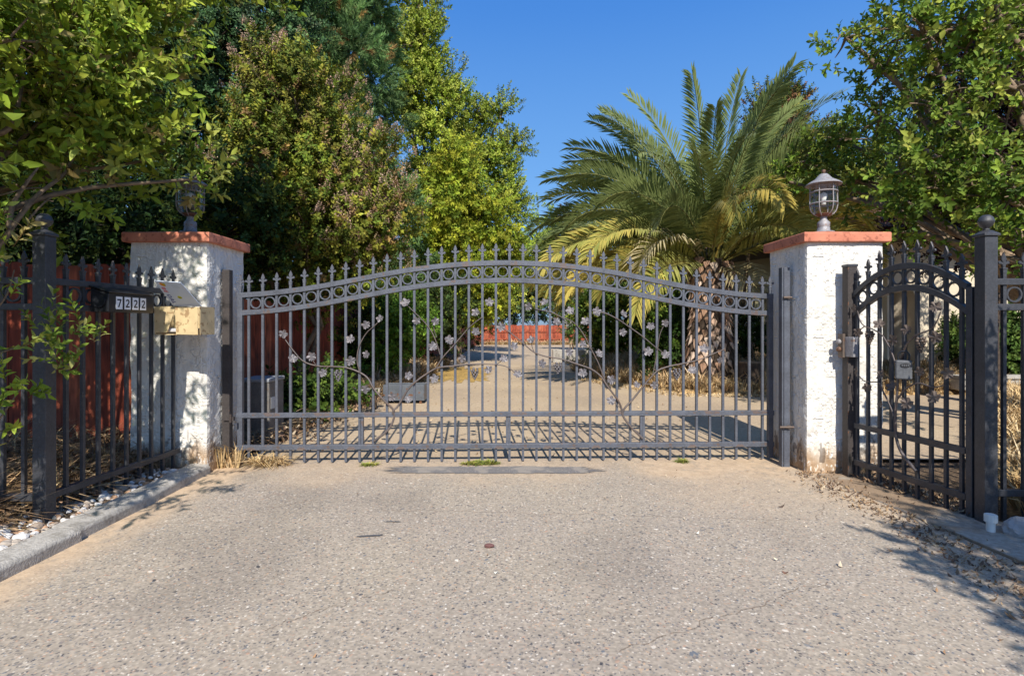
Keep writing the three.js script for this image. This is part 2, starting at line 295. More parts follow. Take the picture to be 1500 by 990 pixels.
pillar(-3.15, -2.51, 4.49, 5.11, 'white stucco gate pillar dappled with leaf shade beside the mailboxes', .6);
M.lampMetal = mat({ map: steelMap(150, 148, 150, .5), roughness: .6, metalness: .3, bumpMap: steelBump, bumpScale: .001 });
M.lampDark = mat({ map: steelMap(110, 82, 66, .5), roughness: .6, metalness: .3 });
M.glass = new THREE.MeshPhysicalMaterial({ color: lin(.9, .92, .92), transmission: 1, thickness: 0, roughness: .08, ior: 1.45, side: THREE.DoubleSide });
M.bulb = mat({ color: lin(.8, .8, .76), roughness: .3 });
function lantern(label, x, z, y) {
  const t = thing('lantern', label, 'lantern', [x, y, z]);
  const L = (pts) => new THREE.LatheGeometry(pts.map(([r, h]) => new THREE.Vector2(r, h)), 24);
  part('base', L([[.0, 0], [.085, 0], [.085, .012], [.052, .02], [.05, .05], [.045, .054], [.05, .06], [.05, .095], [.03, .115], [.026, .14], [.034, .15], [.0, .152]]), M.lampMetal, t);
  part('bowl', L([[.0, .146], [.04, .148], [.062, .16], [.07, .17], [.066, .172], [.03, .158], [0, .157]]), M.lampDark, t);
  part('glass', L([[.066, .17], [.088, .196], [.098, .235], [.1, .27], [.1, .43]]), M.glass, t);
  const bars = [];
  for (let i = 0; i < 6; i++) { const a = i / 6 * Math.PI * 2 + .3, c = Math.cos(a), s = Math.sin(a); bars.push(tube([V(c * .045, .152, s * .045), V(c * .088, .18, s * .088), V(c * .107, .23, s * .107), V(c * .107, .33, s * .107), V(c * .107, .435, s * .107)], .0055, .0055, 16, 6)); }
  part('cage', merge([...bars, new THREE.TorusGeometry(.107, .007, 6, 28).rotateX(Math.PI / 2).translate(0, .258, 0), new THREE.TorusGeometry(.107, .007, 6, 28).rotateX(Math.PI / 2).translate(0, .36, 0), new THREE.TorusGeometry(.105, .009, 6, 28).rotateX(Math.PI / 2).translate(0, .435, 0)]), M.lampMetal, t);
  part('bulb', L([[0, .25], [.02, .25], [.02, .29], [.03, .32], [.028, .345], [0, .362]]), M.bulb, t);
  const roof = part('roof', L([[.0, .438], [.12, .432], [.142, .42], [.144, .428], [.118, .448], [.07, .475], [.045, .505], [.03, .52], [.0, .524]]), M.lampMetal, t);
  part('finial', L([[0, .522], [.014, .522], [.012, .534], [.019, .545], [.015, .556], [0, .562]]), M.lampDark, roof);
}
lantern('grey caged glass lantern on the sunlit pillar by the pedestrian gate', 2.742, -4.8, 2.03);
lantern('grey caged glass lantern half hidden in leaves on the shaded pillar', -2.83, -4.8, 2.03);

// ---------------------------------------------------------------- wrought iron: finials, leaves, grapes
const finialGeo = (() => {
  const s = new THREE.Shape();
  s.moveTo(0, .122); s.bezierCurveTo(.006, .106, .013, .094, .014, .082); s.quadraticCurveTo(.012, .07, .006, .062);
  s.quadraticCurveTo(.016, .062, .022, .07); s.quadraticCurveTo(.03, .073, .033, .062); s.quadraticCurveTo(.031, .052, .024, .054); s.quadraticCurveTo(.016, .056, .008, .046); s.lineTo(.007, .02);
  s.lineTo(-.007, .02); s.lineTo(-.008, .046); s.quadraticCurveTo(-.016, .056, -.024, .054); s.quadraticCurveTo(-.031, .052, -.033, .062); s.quadraticCurveTo(-.03, .073, -.022, .07); s.quadraticCurveTo(-.016, .062, -.006, .062);
  s.quadraticCurveTo(-.012, .07, -.014, .082); s.bezierCurveTo(-.013, .094, -.006, .106, 0, .122);
  const g = new THREE.ExtrudeGeometry(s, { depth: .007, curveSegments: 4, bevelEnabled: true, bevelSize: .002, bevelThickness: .003, bevelSegments: 1 }).translate(0, 0, -.0035);
  return merge([g, rbx(.03, .01, .03, .003, 0, .024, 0, 1), bx(.024, .02, .024, 0, .01, 0)]);
})();
function vineLeafGeo(seed) {
  const r = rng(seed), n = 30, pos = [0, 0, .010], idx = [], R = [];
  for (let i = 0; i < n; i++) { const a = i / n * Math.PI * 2, lobe = Math.abs(Math.cos(a * 2.5)), q = .029 + .017 * Math.pow(lobe, .7) * (1 + .3 * (r() - .5)) + (i % 2 ? .002 : -.001) - (a < .15 || a > 6.1 ? .016 : 0); R.push(q); }
  for (const [k, dz] of [[.5, .003], [1, 0]]) for (let i = 0; i < n; i++) { const a = i / n * Math.PI * 2 - Math.PI / 2, q = R[i] * k; pos.push(Math.cos(a) * q, Math.sin(a) * q, .010 - dz + (k === 1 ? (r() - .5) * .012 : 0) - (i % 6 < 2 ? -.003 : .003)); }
  for (let i = 0; i < n; i++) { const j = (i + 1) % n; idx.push(0, 1 + i, 1 + j, 1 + i, 1 + n + i, 1 + n + j, 1 + i, 1 + n + j, 1 + j); }
  const g = new THREE.BufferGeometry(); g.setAttribute('position', new THREE.Float32BufferAttribute(pos, 3)); g.setIndex(idx); g.computeVertexNormals();
  return metreUV(g);
}
const vineLeaves = [1, 2, 3, 4].map(vineLeafGeo);
const grapeGeo = (() => { const r = rng(5), L = []; for (let k = 0; k < 6; k++) { const n = [3, 5, 5, 4, 3, 1][k], w = [.02, .026, .022, .018, .011, 0][k]; for (let i = 0; i < n; i++) { const a = i / n * 6.283 + k * .7; L.push(new THREE.IcosahedronGeometry(.0095, 1).translate(Math.cos(a) * w, -k * .0155 - .012, Math.sin(a) * w * .7)); } } return merge(L); })();

function barWithFinial(parent, x, y0, yTop, w, m, z = 0) {
  const b = part('bar', bx(w, yTop - y0, w, 0, (yTop + y0) / 2, 0), m, parent); b.position.set(x, 0, z);
  const f = part('finial', finialGeo, m, b); f.position.y = yTop;
  return b;
}
const ringGeo = (() => { const s = new THREE.Shape(), h = new THREE.Path(); s.absarc(0, 0, .0485, 0, Math.PI * 2, false); h.absarc(0, 0, .0395, 0, Math.PI * 2, true); s.holes.push(h); return metreUV(new THREE.ExtrudeGeometry(s, { depth: .012, curveSegments: 14, bevelEnabled: true, bevelSize: .0015, bevelThickness: .002, bevelSegments: 1 }).translate(0, 0, -.006)); })();

function railGeo(top, x0, x1, off, h, depth) {   // a bent rail: its upper edge is top(x) - off
  const n = 48, up = [], dn = [];
  for (let i = 0; i <= n; i++) { const x = lerp(x0, x1, i / n); up.push(new THREE.Vector2(x, top(x) - off)); dn.unshift(new THREE.Vector2(x, top(x) - off - h)); }
  return metreUV(new THREE.ExtrudeGeometry(new THREE.Shape([...up, ...dn]), { depth: depth - .006, bevelEnabled: true, bevelSize: .002, bevelThickness: .003, bevelSegments: 1 }).translate(0, 0, -depth / 2 + .003));
}
function vines(gate, toLocal, stems, leaves, grapes, leafMat, scale, zf) {
  const r = rng(31);
  for (const [pts, r0, r1] of stems) {
    const v = part('vine_stem', tube(pts.map(([px, py], i) => { const q = toLocal(px, py); return V(q[0], q[1], zf + .006 * Math.sin(i * 1.7)); }), r0, r1, pts.length * 4, 6), M.vine, gate);
    v.userData.seat = v;
  }
  for (const [px, py] of leaves) {
    const [x, y] = toLocal(px, py), l = part('vine_leaf', vineLeaves[Math.floor(r() * 4)], leafMat, gate);
    l.position.set(x, y, zf + .012); l.rotation.set((r() - .7) * .8, (r() - .5) * .9, (r() - .5) * 2.4); l.scale.setScalar(scale * (.9 + r() * .25));
  }
  for (const [px, py] of grapes) { const [x, y] = toLocal(px, py), q = part('grape_cluster', grapeGeo, leafMat, gate); q.position.set(x, y + .045, zf + .008); q.scale.setScalar(1.12); }
}

// ---------------------------------------------------------------- driveway gate
{
  const t = thing('driveway_gate', 'wide arched grey wrought iron driveway gate with vine leaves between the pillars', 'gate', [-2.4, 0, -4.8], Math.atan2(.15, 4.751));
  const L = Math.hypot(4.751, .15);
  const toLocal = (px, py) => { const c = (px - 750) / F, k = (2.4 + c * 4.8) / (4.751 - .15 * c), D = 4.8 + .15 * k; return [k * L, EYE + (475 - py) / F * D]; };
  const ys = [381.7, 382.8, 385.3, 389.5, 395.3, 402.6, 410.3, 417.6, 423.4, 427.7, 430].map((y) => EYE + (475 - y) * 4.875 / F);
  const mid = toLocal(742, 400)[0];
  const top = (x) => { const s = clamp(Math.abs(x - mid) / 2.385, 0, 1) * 10, i = Math.min(9, Math.floor(s)), f = s - i, g = (k) => ys[Math.min(10, Math.abs(k))], a = g(i - 1), b = g(i), c = g(i + 1), d = g(i + 2); return b + .5 * f * (c - a + f * (2 * a - 5 * b + 4 * c - d + f * (3 * (b - c) + d - a))); };
  part('rail', railGeo(top, -.012, L + .012, 0, .041, .042), M.gate, t);
  part('rail', railGeo(top, -.012, L + .012, .155, .041, .042), M.gate, t);
  part('rail', rbx(L + .04, .042, .045, .004, L / 2, .43, 0), M.gate, t);
  part('rail', rbx(L + .04, .044, .045, .004, L / 2, .147, 0), M.gate, t);
  const x0 = toLocal(364.4, 500)[0], x1 = toLocal(1117, 500)[0], xs = [];
  for (let i = 0; i < 39; i++) xs.push(lerp(x0, x1, i / 38));
  for (const x of xs) barWithFinial(t, x, .016, top(x) + .036, .0205, M.gate);
  for (const [x, w] of [[.012, .044], [L - .01, .044]]) { const s = part('stile', rbx(w, top(x) - .03 - .02, .043, .004, 0, (top(x) - .03 + .02) / 2, 0), M.gate, t); s.position.x = x; const f = part('finial', finialGeo, M.gate, s); f.position.y = top(x) + .036; part('pin', bx(.02, .045, .02, 0, top(x) + .0225, 0), M.gate, s); }
  for (const x of [xs[8] + .024, xs[19] - .0215, xs[29] - .022]) part('support', bx(.02, .24, .03, x, .289, -.003), M.gate, t);
  const gaps = [(xs[0] + .012) / 2, ...xs.slice(0, -1).map((x, i) => (x + xs[i + 1]) / 2), (xs[38] + L) / 2 + .01];
  gaps.forEach((x, i) => { if (i === 0 || i === 39) return; const q = part('ring', ringGeo, M.gate, t); q.position.set(x, top(x) - .098, 0); });
  const stems = [
    [[[548.5, 645], [570, 628], [577.5, 611], [576.5, 600], [566, 589], [548.5, 569], [539, 553.5], [528, 545.5], [508, 538], [487, 536.5], [467, 536], [445.5, 529], [430, 512], [418, 496]], .0115, .0045],
    [[[576, 606], [577, 600], [581, 597], [589, 585], [599, 569], [612, 556.5], [624, 548], [640, 539], [664, 535.6], [685, 533.3], [707, 533], [727, 533.8], [742, 536.7], [756, 547]], .0105, .0045],
    [[[638, 540], [648, 524.4], [667, 503], [684, 483], [691, 476], [707, 464]], .0065, .004],
    [[[645, 519], [639, 500], [633, 486.7], [623, 473], [605.6, 455.6], [596, 446]], .006, .004],
    [[[528, 545.5], [524, 528], [526.7, 507], [538, 486.7], [547, 479], [556.7, 470]], .006, .004],
    [[[940.6, 641.5], [922, 623], [911.6, 607.7], [909.6, 597], [904.8, 586.4], [889, 565], [879.7, 551], [866.7, 541], [842, 532], [822, 525.6], [800, 522], [782, 515.6], [764.4, 501], [746.7, 486.7], [736, 480]], .0115, .0045],
    [[[885.6, 557], [875.6, 531], [864.4, 509], [851, 484.4], [838, 471], [822, 464.4], [809, 458], [784, 452.5]], .0065, .004],
    [[[911, 603], [913.5, 598], [928, 582.5], [943.5, 563], [955, 549.7], [963, 542], [981, 536], [1003, 531.6], [1025.6, 525.6], [1041, 519], [1061, 511]], .0095, .0045],
    [[[874, 457], [883, 457.8], [903, 466.7], [923, 480], [941, 493], [959, 508], [972, 517]], .006, .004],
    [[[955, 550], [959, 530], [962, 515], [966, 490], [972, 475]], .005, .0035],
    [[[515, 539], [513, 533], [515, 528]], .004, .003], [[[465, 536], [461, 530], [458, 524]], .004, .003], [[[482, 537], [478, 541], [474, 545]], .004, .003], [[[660, 509], [659, 503], [658, 498]], .004, .003], [[[672, 534], [675, 529], [678, 525]], .004, .003], [[[782, 515.6], [779, 507], [778, 499]], .004, .003], [[[835, 530], [834, 522], [833, 516]], .004, .003], [[[640, 494], [636, 482], [638, 471]], .004, .003], [[[912, 474], [912, 466], [912, 460]], .004, .003], [[[644, 512], [640, 509], [635, 507]], .004, .003], [[[865, 511], [859, 507], [853, 504]], .004, .003], [[[912, 602], [903, 592], [895, 587]], .004, .003], [[[944, 562], [951, 562], [957, 563]], .004, .003], [[[727, 534], [732, 530], [738, 526]], .004, .003],
  ];
  const leaves = [[416.7, 489], [431, 525.5], [458, 522], [474.4, 545.5], [515, 528], [538, 519], [515, 496.7], [537, 475.6], [557.8, 466.7], [594.4, 444], [611, 470], [638, 470.7], [634.4, 507], [658, 497.8], [677.8, 524.4], [696.7, 485.6], [697, 457.8], [716.7, 443], [637, 554], [716, 541], [737.8, 525], [757.8, 547.8], [599, 550], [536, 569], [575.6, 580.6], [598.8, 584.5],
    [734.4, 479], [777.8, 497.8], [753, 506.7], [793, 532], [833, 515.6], [853, 545.6], [774.4, 449], [797, 443], [814.4, 471], [834.4, 455.6], [856.7, 471], [853, 504], [876.7, 517.8], [873, 456.7], [912, 460], [911, 486.7], [951.8, 477.8], [973, 472.7], [947.8, 514.4], [973, 519], [894.4, 555.6], [1029.6, 511], [1052, 526.7], [1012, 542], [931, 563], [957, 563], [894, 586]];
  vines(t, toLocal, stems, leaves, [[496.7, 548], [695.6, 545], [816.7, 537], [990, 546]], M.vineLeaf, .86, .022);
}

// ---------------------------------------------------------------- pedestrian gate
{
  const ux = .16, uz = .94, L = Math.hypot(ux, uz);
  const t = thing('pedestrian_gate', 'narrow arched dark iron pedestrian gate with vine leaves and grapes standing in its own shade', 'gate', [2.725, 0, -4.36], -Math.atan2(uz, ux));
  const toLocal = (px, py) => { const c = (px - 750) / F, k = (4.36 * c - 2.725) / (ux + uz * c), D = 4.36 - uz * k; return [k * L, EYE + (475 - py) / F * D]; };
  const top = (x) => 1.665 - .195 * Math.pow((x / L - .5) / .5, 2);
  part('rail', railGeo(top, .02, L - .02, 0, .04, .042), M.fence, t);
  part('rail', railGeo(top, .02, L - .02, .155, .04, .042), M.fence, t);
  part('rail', bx(L - .06, .04, .04, L / 2, .43, 0), M.fence, t);
  part('rail', bx(L - .06, .04, .04, L / 2, .14, 0), M.fence, t);
  const xs = []; for (let i = 0; i < 9; i++) xs.push((.048 + .1105 * i) * L);
  for (const x of xs) barWithFinial(t, x, .02, top(x) + .036, .0205, M.fence);
  part('stile', rbx(.042, 1.44, .042, .004, L - .005, .745, 0), M.fence, t);
  part('gate_stop', bx(.006, 1.42, .07, L + .022, .74, -.03), M.fence, t);
  for (let i = 0; i < 8; i++) { const x = (xs[i] + xs[i + 1]) / 2, q = part('ring', ringGeo, M.fence, t); q.position.set(x, top(x) - .0975, 0); }
  const stems = [
    [[[1347, 690], [1327, 663], [1318, 643], [1315.5, 607], [1319.4, 580], [1321, 554], [1320, 540], [1326, 520], [1335, 502.6], [1348.6, 490.6], [1367.5, 482], [1378, 470], [1384, 457]], .012, .004],
    [[[1319.5, 584], [1335, 568], [1350, 561], [1371, 567], [1390, 564]], .007, .004],
    [[[1315, 610], [1307, 588], [1297, 571], [1292, 561], [1271, 558], [1264.5, 551]], .007, .004],
    [[[1320, 545], [1316, 527], [1307, 508], [1295, 490], [1285, 483], [1271, 477], [1264, 470], [1260, 455]], .006, .004],
    [[[1320, 582], [1328, 583], [1336, 590]], .004, .003], [[[1271, 478], [1267, 482], [1264.5, 487]], .004, .003],
  ];
  const leaves = [[1264.5, 487], [1295, 475], [1316, 498], [1336, 483], [1379.5, 494], [1262, 544], [1298, 549], [1278, 568], [1297, 593], [1314, 566], [1356, 544], [1396.7, 547], [1376, 582], [1336.6, 591], [1258.6, 451], [1378.6, 450]];
  vines(t, toLocal, stems, leaves, [[1280, 492], [1355.5, 502.6]], M.rustLeaf, .85, .024);
  const latch = part('latch_box', rbx(.09, .16, .045, .006, .02, 1.05, .03), M.lampMetal, t);
  part('keeper', bx(.05, .19, .05, -.05, 1.06, .045), M.rustLeaf, t);
  part('knob', new THREE.SphereGeometry(.022, 14, 10).scale(1, 1, .8).translate(-.05, 1.09, .085), M.lampMetal, latch);
  part('knob', new THREE.SphereGeometry(.022, 14, 10).scale(1, 1, .8).translate(-.05, 1.03, .085), M.lampDark, latch);
}
// key safe hung on the pedestrian gate
{
  const D = 3.86, c = P(1326, 541, D), t = thing('lock_box', 'grey push-button key lock box hanging on the pedestrian gate', 'lock box', [c.x - .015, c.y - .07, c.z + .01], -.55);
  M.lockGrey = mat({ map: steelMap(92, 94, 98, 0), roughness: .5 });
  part('body', rbx(.098, .135, .045, .012, 0, .068, 0, 3), M.lockGrey, t);
  part('shackle', tube([V(-.03, .13, 0), V(-.032, .17, 0), V(-.015, .195, 0), V(.015, .195, 0), V(.032, .17, 0), V(.03, .13, 0)], .0075, .0075, 24, 8), M.black, t);
  const dial = part('dial_window', new THREE.CylinderGeometry(.03, .03, .006, 24).rotateX(Math.PI / 2).scale(1, .5, 1).translate(.008, .1, .0235), M.dark, t);
  for (let i = 0; i < 4; i++) part('dial', rbx(.009, .014, .004, .002, -.01 + i * .012, .1, .0275, 1), M.lockGrey, dial);
}

// ---------------------------------------------------------------- posts
function ballPost(label, x0, d0, h) {
  const t = thing('fence_post', label, 'fence post', [x0, 0, -d0]);
  part('shaft', rbx(.079, h + .05, .079, .004, 0, h / 2 - .025, 0), M.fence, t);
  part('cap', merge([rbx(.098, .018, .098, .005, 0, h + .009, 0), new THREE.CylinderGeometry(.03, .062, .02, 4).rotateY(Math.PI / 4).translate(0, h + .028, 0)]), M.fence, t);
  part('ball', new THREE.LatheGeometry([[0, 0], [.022, 0], [.016, .012], [.016, .018], [.034, .034], [.042, .055], [.042, .063], [.034, .085], [.018, .098], [0, .1]].map((q) => new THREE.Vector2(...q)), 20).translate(0, h + .035, 0), M.fence, t);
}
ballPost('dark steel fence post with ball top beside the numbered mailbox', -2.79, 3.255, 1.755);
ballPost('dark steel fence post with ball top beside the pedestrian gate', 2.907, 3.345, 1.765);
{
  const t = thing('hinge_post', 'plain square steel post against the pillar at the pedestrian gate', 'gate post', [2.715, 0, -4.385]);
  part('shaft', rbx(.077, 1.7, .077, .004, 0, .84, 0), M.oldPost, t); part('cap', rbx(.086, .02, .086, .004, 0, 1.7, 0), M.fence, t);
  const u = thing('guide_post', 'weathered rusty steel channel post at the driveway gate by the shaded pillar', 'gate post', [-2.462, 0, -4.72]);
  part('channel', merge([rbx(.062, 1.72, .012, .003, 0, .84, .024), rbx(.012, 1.72, .05, .003, -.026, .84, -.004), rbx(.012, 1.72, .05, .003, .026, .84, -.004)]), M.oldPost, u);
  part('bracket', merge([bx(.09, .03, .03, .03, .42, .03), cyl(.012, .012, .07, .05, .39, .05)]), M.oldPost, u);
  const w = thing('guide_post', 'steel channel post with a rusty bolt at the driveway gate by the sunlit pillar', 'gate post', [2.352, 0, -4.72]);
  part('channel', merge([rbx(.05, 1.74, .012, .003, .012, .85, .026), rbx(.014, 1.74, .06, .003, -.024, .85, 0), rbx(.012, 1.74, .05, .003, .034, .85, -.004)]), M.gate, w);
  part('bolt', merge([cyl(.01, .01, .12, 0, -.06, 0).rotateZ(Math.PI / 2).translate(0, .35, .05), cyl(.016, .016, .02, 0, 0, 0, 6).rotateX(Math.PI / 2).translate(.02, .35, .034)]), M.rustLeaf, w);
  part('bolt', merge([cyl(.01, .01, .07, 0, -.035, 0).rotateZ(Math.PI / 2).translate(.01, 1.46, .045), cyl(.014, .014, .02, 0, 0, 0, 6).rotateX(Math.PI / 2).translate(.02, 1.46, .03)]), M.rustLeaf, w);
}

// ---------------------------------------------------------------- straight iron fences
function ironFence(label, ax, az, bx_, bz, first, step, count) {
  const L = Math.hypot(bx_ - ax, bz - az), t = thing('iron_fence', label, 'fence', [ax, 0, az], -Math.atan2(bz - az, bx_ - ax));
  part('rail', rbx(L, .04, .04, .003, L / 2, 1.49, 0), M.fence, t); part('rail', rbx(L, .04, .04, .003, L / 2, 1.335, 0), M.fence, t); part('rail', rbx(L, .04, .04, .003, L / 2, .2, 0), M.fence, t);
  const xs = []; for (let i = 0; i < count; i++) xs.push(first + step * i);
  for (const x of xs) barWithFinial(t, x, .03, 1.546, .021, M.fence);
  for (let i = 0; i < count; i++) { const x = xs[i] - step / 2; if (x > .06) { const q = part('ring', ringGeo, M.fence, t); q.position.set(x, 1.4125, 0); } }
}
ironFence('dark iron fence with spear tops carrying the mailboxes along the left kerb', -2.785, -3.3, -2.735, -4.47, .1, .126, 9);
ironFence('dark spear-topped iron fence half hidden by leaves left of the ball post', -2.835, -3.255, -6.4, -3.255, .076, .125, 28);
ironFence('dark spear-topped iron fence running right from the ball post by the pedestrian gate', 2.952, -3.345, 6.6, -3.345, .062, .125, 29);

// ---------------------------------------------------------------- mailboxes
{
  const t = thing('mailbox', 'slim black mailbox with white 7222 number tiles hung on the fence', 'mailbox', [-2.69, 1.315, -3.78]);
  const s = new THREE.Shape(); s.moveTo(-.055, 0); s.lineTo(.055, 0); s.lineTo(.055, .115); s.lineTo(-.055, .15); s.closePath();
  part('body', metreUV(new THREE.ExtrudeGeometry(s, { depth: .44, bevelEnabled: true, bevelSize: .004, bevelThickness: .004, bevelSegments: 2 }).translate(0, 0, -.22)), M.black, t);
  const lid = part('lid', rbx(.14, .008, .47, .003, 0, 0, 0), M.black, t); lid.position.set(.004, .146, 0); lid.rotation.z = -.31;
  part('door_disc', cyl(.045, .045, .012, 0, 0, 0, 20).rotateX(Math.PI / 2).translate(0, .07, .222), M.black, t);
  const ch = ['7', '2', '2', '2'];
  ch.forEach((c, i) => {
    const cv = document.createElement('canvas'); cv.width = 96; cv.height = 144; const g = cv.getContext('2d');
    g.fillStyle = '#e8e8e6'; g.fillRect(0, 0, 96, 144); g.fillStyle = '#14161c'; g.font = 'bold 132px sans-serif'; g.textAlign = 'center'; g.textBaseline = 'middle'; g.fillText(c, 48, 76);
    const tx = new THREE.CanvasTexture(cv); tx.colorSpace = THREE.SRGBColorSpace;
    const q = part('number_tile', new THREE.BoxGeometry(.058, .084, .003), [0, 1, 2, 3, 4, 5].map((k) => mat(k === 4 ? { map: tx, roughness: .4 } : { color: lin(.7, .7, .7) })), t);
    q.position.set(.0615, .058, .13 - i * .079); q.rotation.y = Math.PI / 2;
  });
}
{
  const D = 4.12, t = thing('newspaper_box', 'cream metal newspaper box with a raised white printed lid in front of the shaded pillar', 'newspaper box', [-2.545, 1.15, -D - .03]);
  const cream = mat({ map: tex(256, 256, (u, v) => { const a = fbm(u, v, 5, 5), k = smooth(.62, .72, fbm(u + .3, v, 12, 4)) * .6, q = .92 + (a - .5) * .2; return [lerp(216 * q, 130, k), lerp(192 * q, 98, k), lerp(146 * q, 66, k)]; }, { rep: 3 }), roughness: .6 });
  part('back_panel', bx(.34, .215, .006, 0, .1075, -.2), cream, t);
  part('bottom_panel', bx(.34, .006, .2, 0, .003, -.1), cream, t);
  for (const s of [-1, 1]) part('side_panel', bx(.006, .215, .2, s * .17, .1075, -.1), cream, t);
  const flap = (pts, name) => part(name, metreUV(new THREE.ExtrudeGeometry(new THREE.Shape(pts.map((q) => new THREE.Vector2(...q))), { depth: .004, bevelEnabled: true, bevelSize: .001, bevelThickness: .001, bevelSegments: 1 })), cream, t);
  flap([[-.173, .02], [-.075, .02], [-.012, .215], [-.173, .215]], 'front_flap');
  const f2 = flap([[0, .005], [.172, 0], [.172, .21], [-.01, .215]], 'front_flap'); f2.position.z = .012; f2.rotation.y = -.08;
  part('newspaper', rbx(.2, .03, .16, .01, .0, .035, -.1), mat({ color: lin(.5, .5, .52) }), t);
  // the raised lid with its print: small coloured marks and rotated lettering along one edge
  const cv = document.createElement('canvas'); cv.width = 256; cv.height = 256; const g = cv.getContext('2d');
  g.fillStyle = '#c9d6e8'; g.fillRect(0, 0, 256, 256);
  g.fillStyle = '#d98a2c'; g.beginPath(); g.ellipse(56, 34, 26, 17, .3, 0, 7); g.fill(); g.fillStyle = '#b9b02a'; g.beginPath(); g.ellipse(72, 32, 13, 13, 0, 0, 7); g.fill();
  g.save(); g.translate(22, 58); g.rotate(Math.PI / 2); g.font = 'bold 50px sans-serif'; g.fillStyle = '#c5354a'; g.fillText('BE', 0, 0); g.fillStyle = '#1f2c86'; g.fillText('OAL', 74, 0); g.restore();
  g.fillStyle = '#b8bd22'; g.beginPath(); g.ellipse(132, 158, 18, 15, 0, 0, 7); g.fill(); g.strokeStyle = '#6a7a22'; g.lineWidth = 5; g.beginPath(); g.moveTo(118, 164); g.lineTo(146, 160); g.stroke();
  g.strokeStyle = '#98a6b6'; g.lineWidth = 3; for (let i = 0; i < 5; i++) { g.beginPath(); g.moveTo(140 + i * 14, 24); g.lineTo(150 + i * 14, 60); g.stroke(); }
  const tx = new THREE.CanvasTexture(cv); tx.colorSpace = THREE.SRGBColorSpace;
  const toL = (px, py, d) => P(px, py, d).sub(t.position);
  const a = toL(225, 411, 3.93), b = toL(264, 414, 3.93), c = toL(295, 449, 4.14), d2 = toL(253, 448, 4.14);
  const n = V().crossVectors(b.clone().sub(a), d2.clone().sub(a)).normalize().multiplyScalar(.004), pos = [], uv = [];
  const quad = (p, q, r, s, u) => { for (const [w, e] of [[p, u[0]], [q, u[1]], [r, u[2]], [p, u[0]], [r, u[2]], [s, u[3]]]) { pos.push(w.x, w.y, w.z); uv.push(...e); } };
  const U = [[0, 1], [1, 1], [1, 0], [0, 0]], Z = [[.9, .9], [.9, .9], [.9, .9], [.9, .9]], [A, B, C, E] = [a, b, c, d2].map((w) => w.clone().add(n));
  quad(d2, c, b, a, [U[3], U[2], U[1], U[0]]); quad(A, B, C, E, Z); quad(a, b, B, A, Z); quad(b, c, C, B, Z); quad(c, d2, E, C, Z); quad(d2, a, A, E, Z);
  const lg = new THREE.BufferGeometry(); lg.setAttribute('position', new THREE.Float32BufferAttribute(pos, 3)); lg.setAttribute('uv', new THREE.Float32BufferAttribute(uv, 2)); lg.computeVertexNormals();
  part('lid', lg, mat({ map: tx, roughness: .35, side: THREE.DoubleSide }), t);
}

// ---------------------------------------------------------------- wooden fences (each plank a part)
function plankFence(label, ax, az, bx_, bz, h, pw, { dogEar = true, bottom = .02, rails = [], seed = 1, woods = [M.redWood, M.redWood2, M.redWood3] } = {}) {
  const L = Math.hypot(bx_ - ax, bz - az), n = Math.round(L / pw), w = L / n, r = rng(seed), t = thing('wooden_fence', label, 'fence', [ax, 0, az], -Math.atan2(bz - az, bx_ - ax));
  const geos = [0, 1, 2, 3].map((k) => { const hh = h + (k - 1.5) * .012, s = new THREE.Shape(), e = dogEar ? .028 : .004, q = w / 2 - .004; s.moveTo(-q, bottom); s.lineTo(q, bottom); s.lineTo(q, hh - e); s.lineTo(q - e, hh); s.lineTo(-q + e, hh); s.lineTo(-q, hh - e); s.closePath(); const g = metreUV(new THREE.ExtrudeGeometry(s, { depth: .018, bevelEnabled: false })); g.attributes.uv.array.forEach((_, i, a) => { if (i % 2 === 0) a[i] += k * .37; }); return g; });
  for (let i = 0; i < n; i++) { const p = part('plank', geos[Math.floor(r() * 4)], woods[Math.floor(r() * 3)], t); p.position.set((i + .5) * w, 0, (r() - .5) * .008); p.rotation.z = (r() - .5) * .012; }
  for (const y of rails) part('rail', bx(L, .085, .035, L / 2, y, -.03), M.redWood2, t);
  for (const y of rails.length ? [] : [.3, h - .3]) part('rail', bx(L, .085, .035, L / 2, y, -.03), M.redWood2, t);
  return t;
}
plankFence('tall dark red plank fence with dog-eared tops behind the mailbox fence', -9, -5.3, -3.2, -5.12, 1.8, .142, { seed: 2 });
plankFence('long dark red plank fence in deep shade along the left of the driveway', -3.55, -5.4, -2.0, -33.3, 1.55, .145, { seed: 3 });
{
  const t = plankFence('low sunlit red plank fence across the far end of the driveway', -2.0, -33.4, 6.4, -33.4, 1.17, .145, { dogEar: false, seed: 4, rails: [] });
  for (const y of [.33, .78]) part('rail', bx(8.4, .07, .04, 4.2, y, .04), M.redWood, t);
  for (let i = 0; i <= 4; i++) part('post', bx(.1, 1.2, .09, i * 2.08, .6, .065), M.redWood2, t);
}

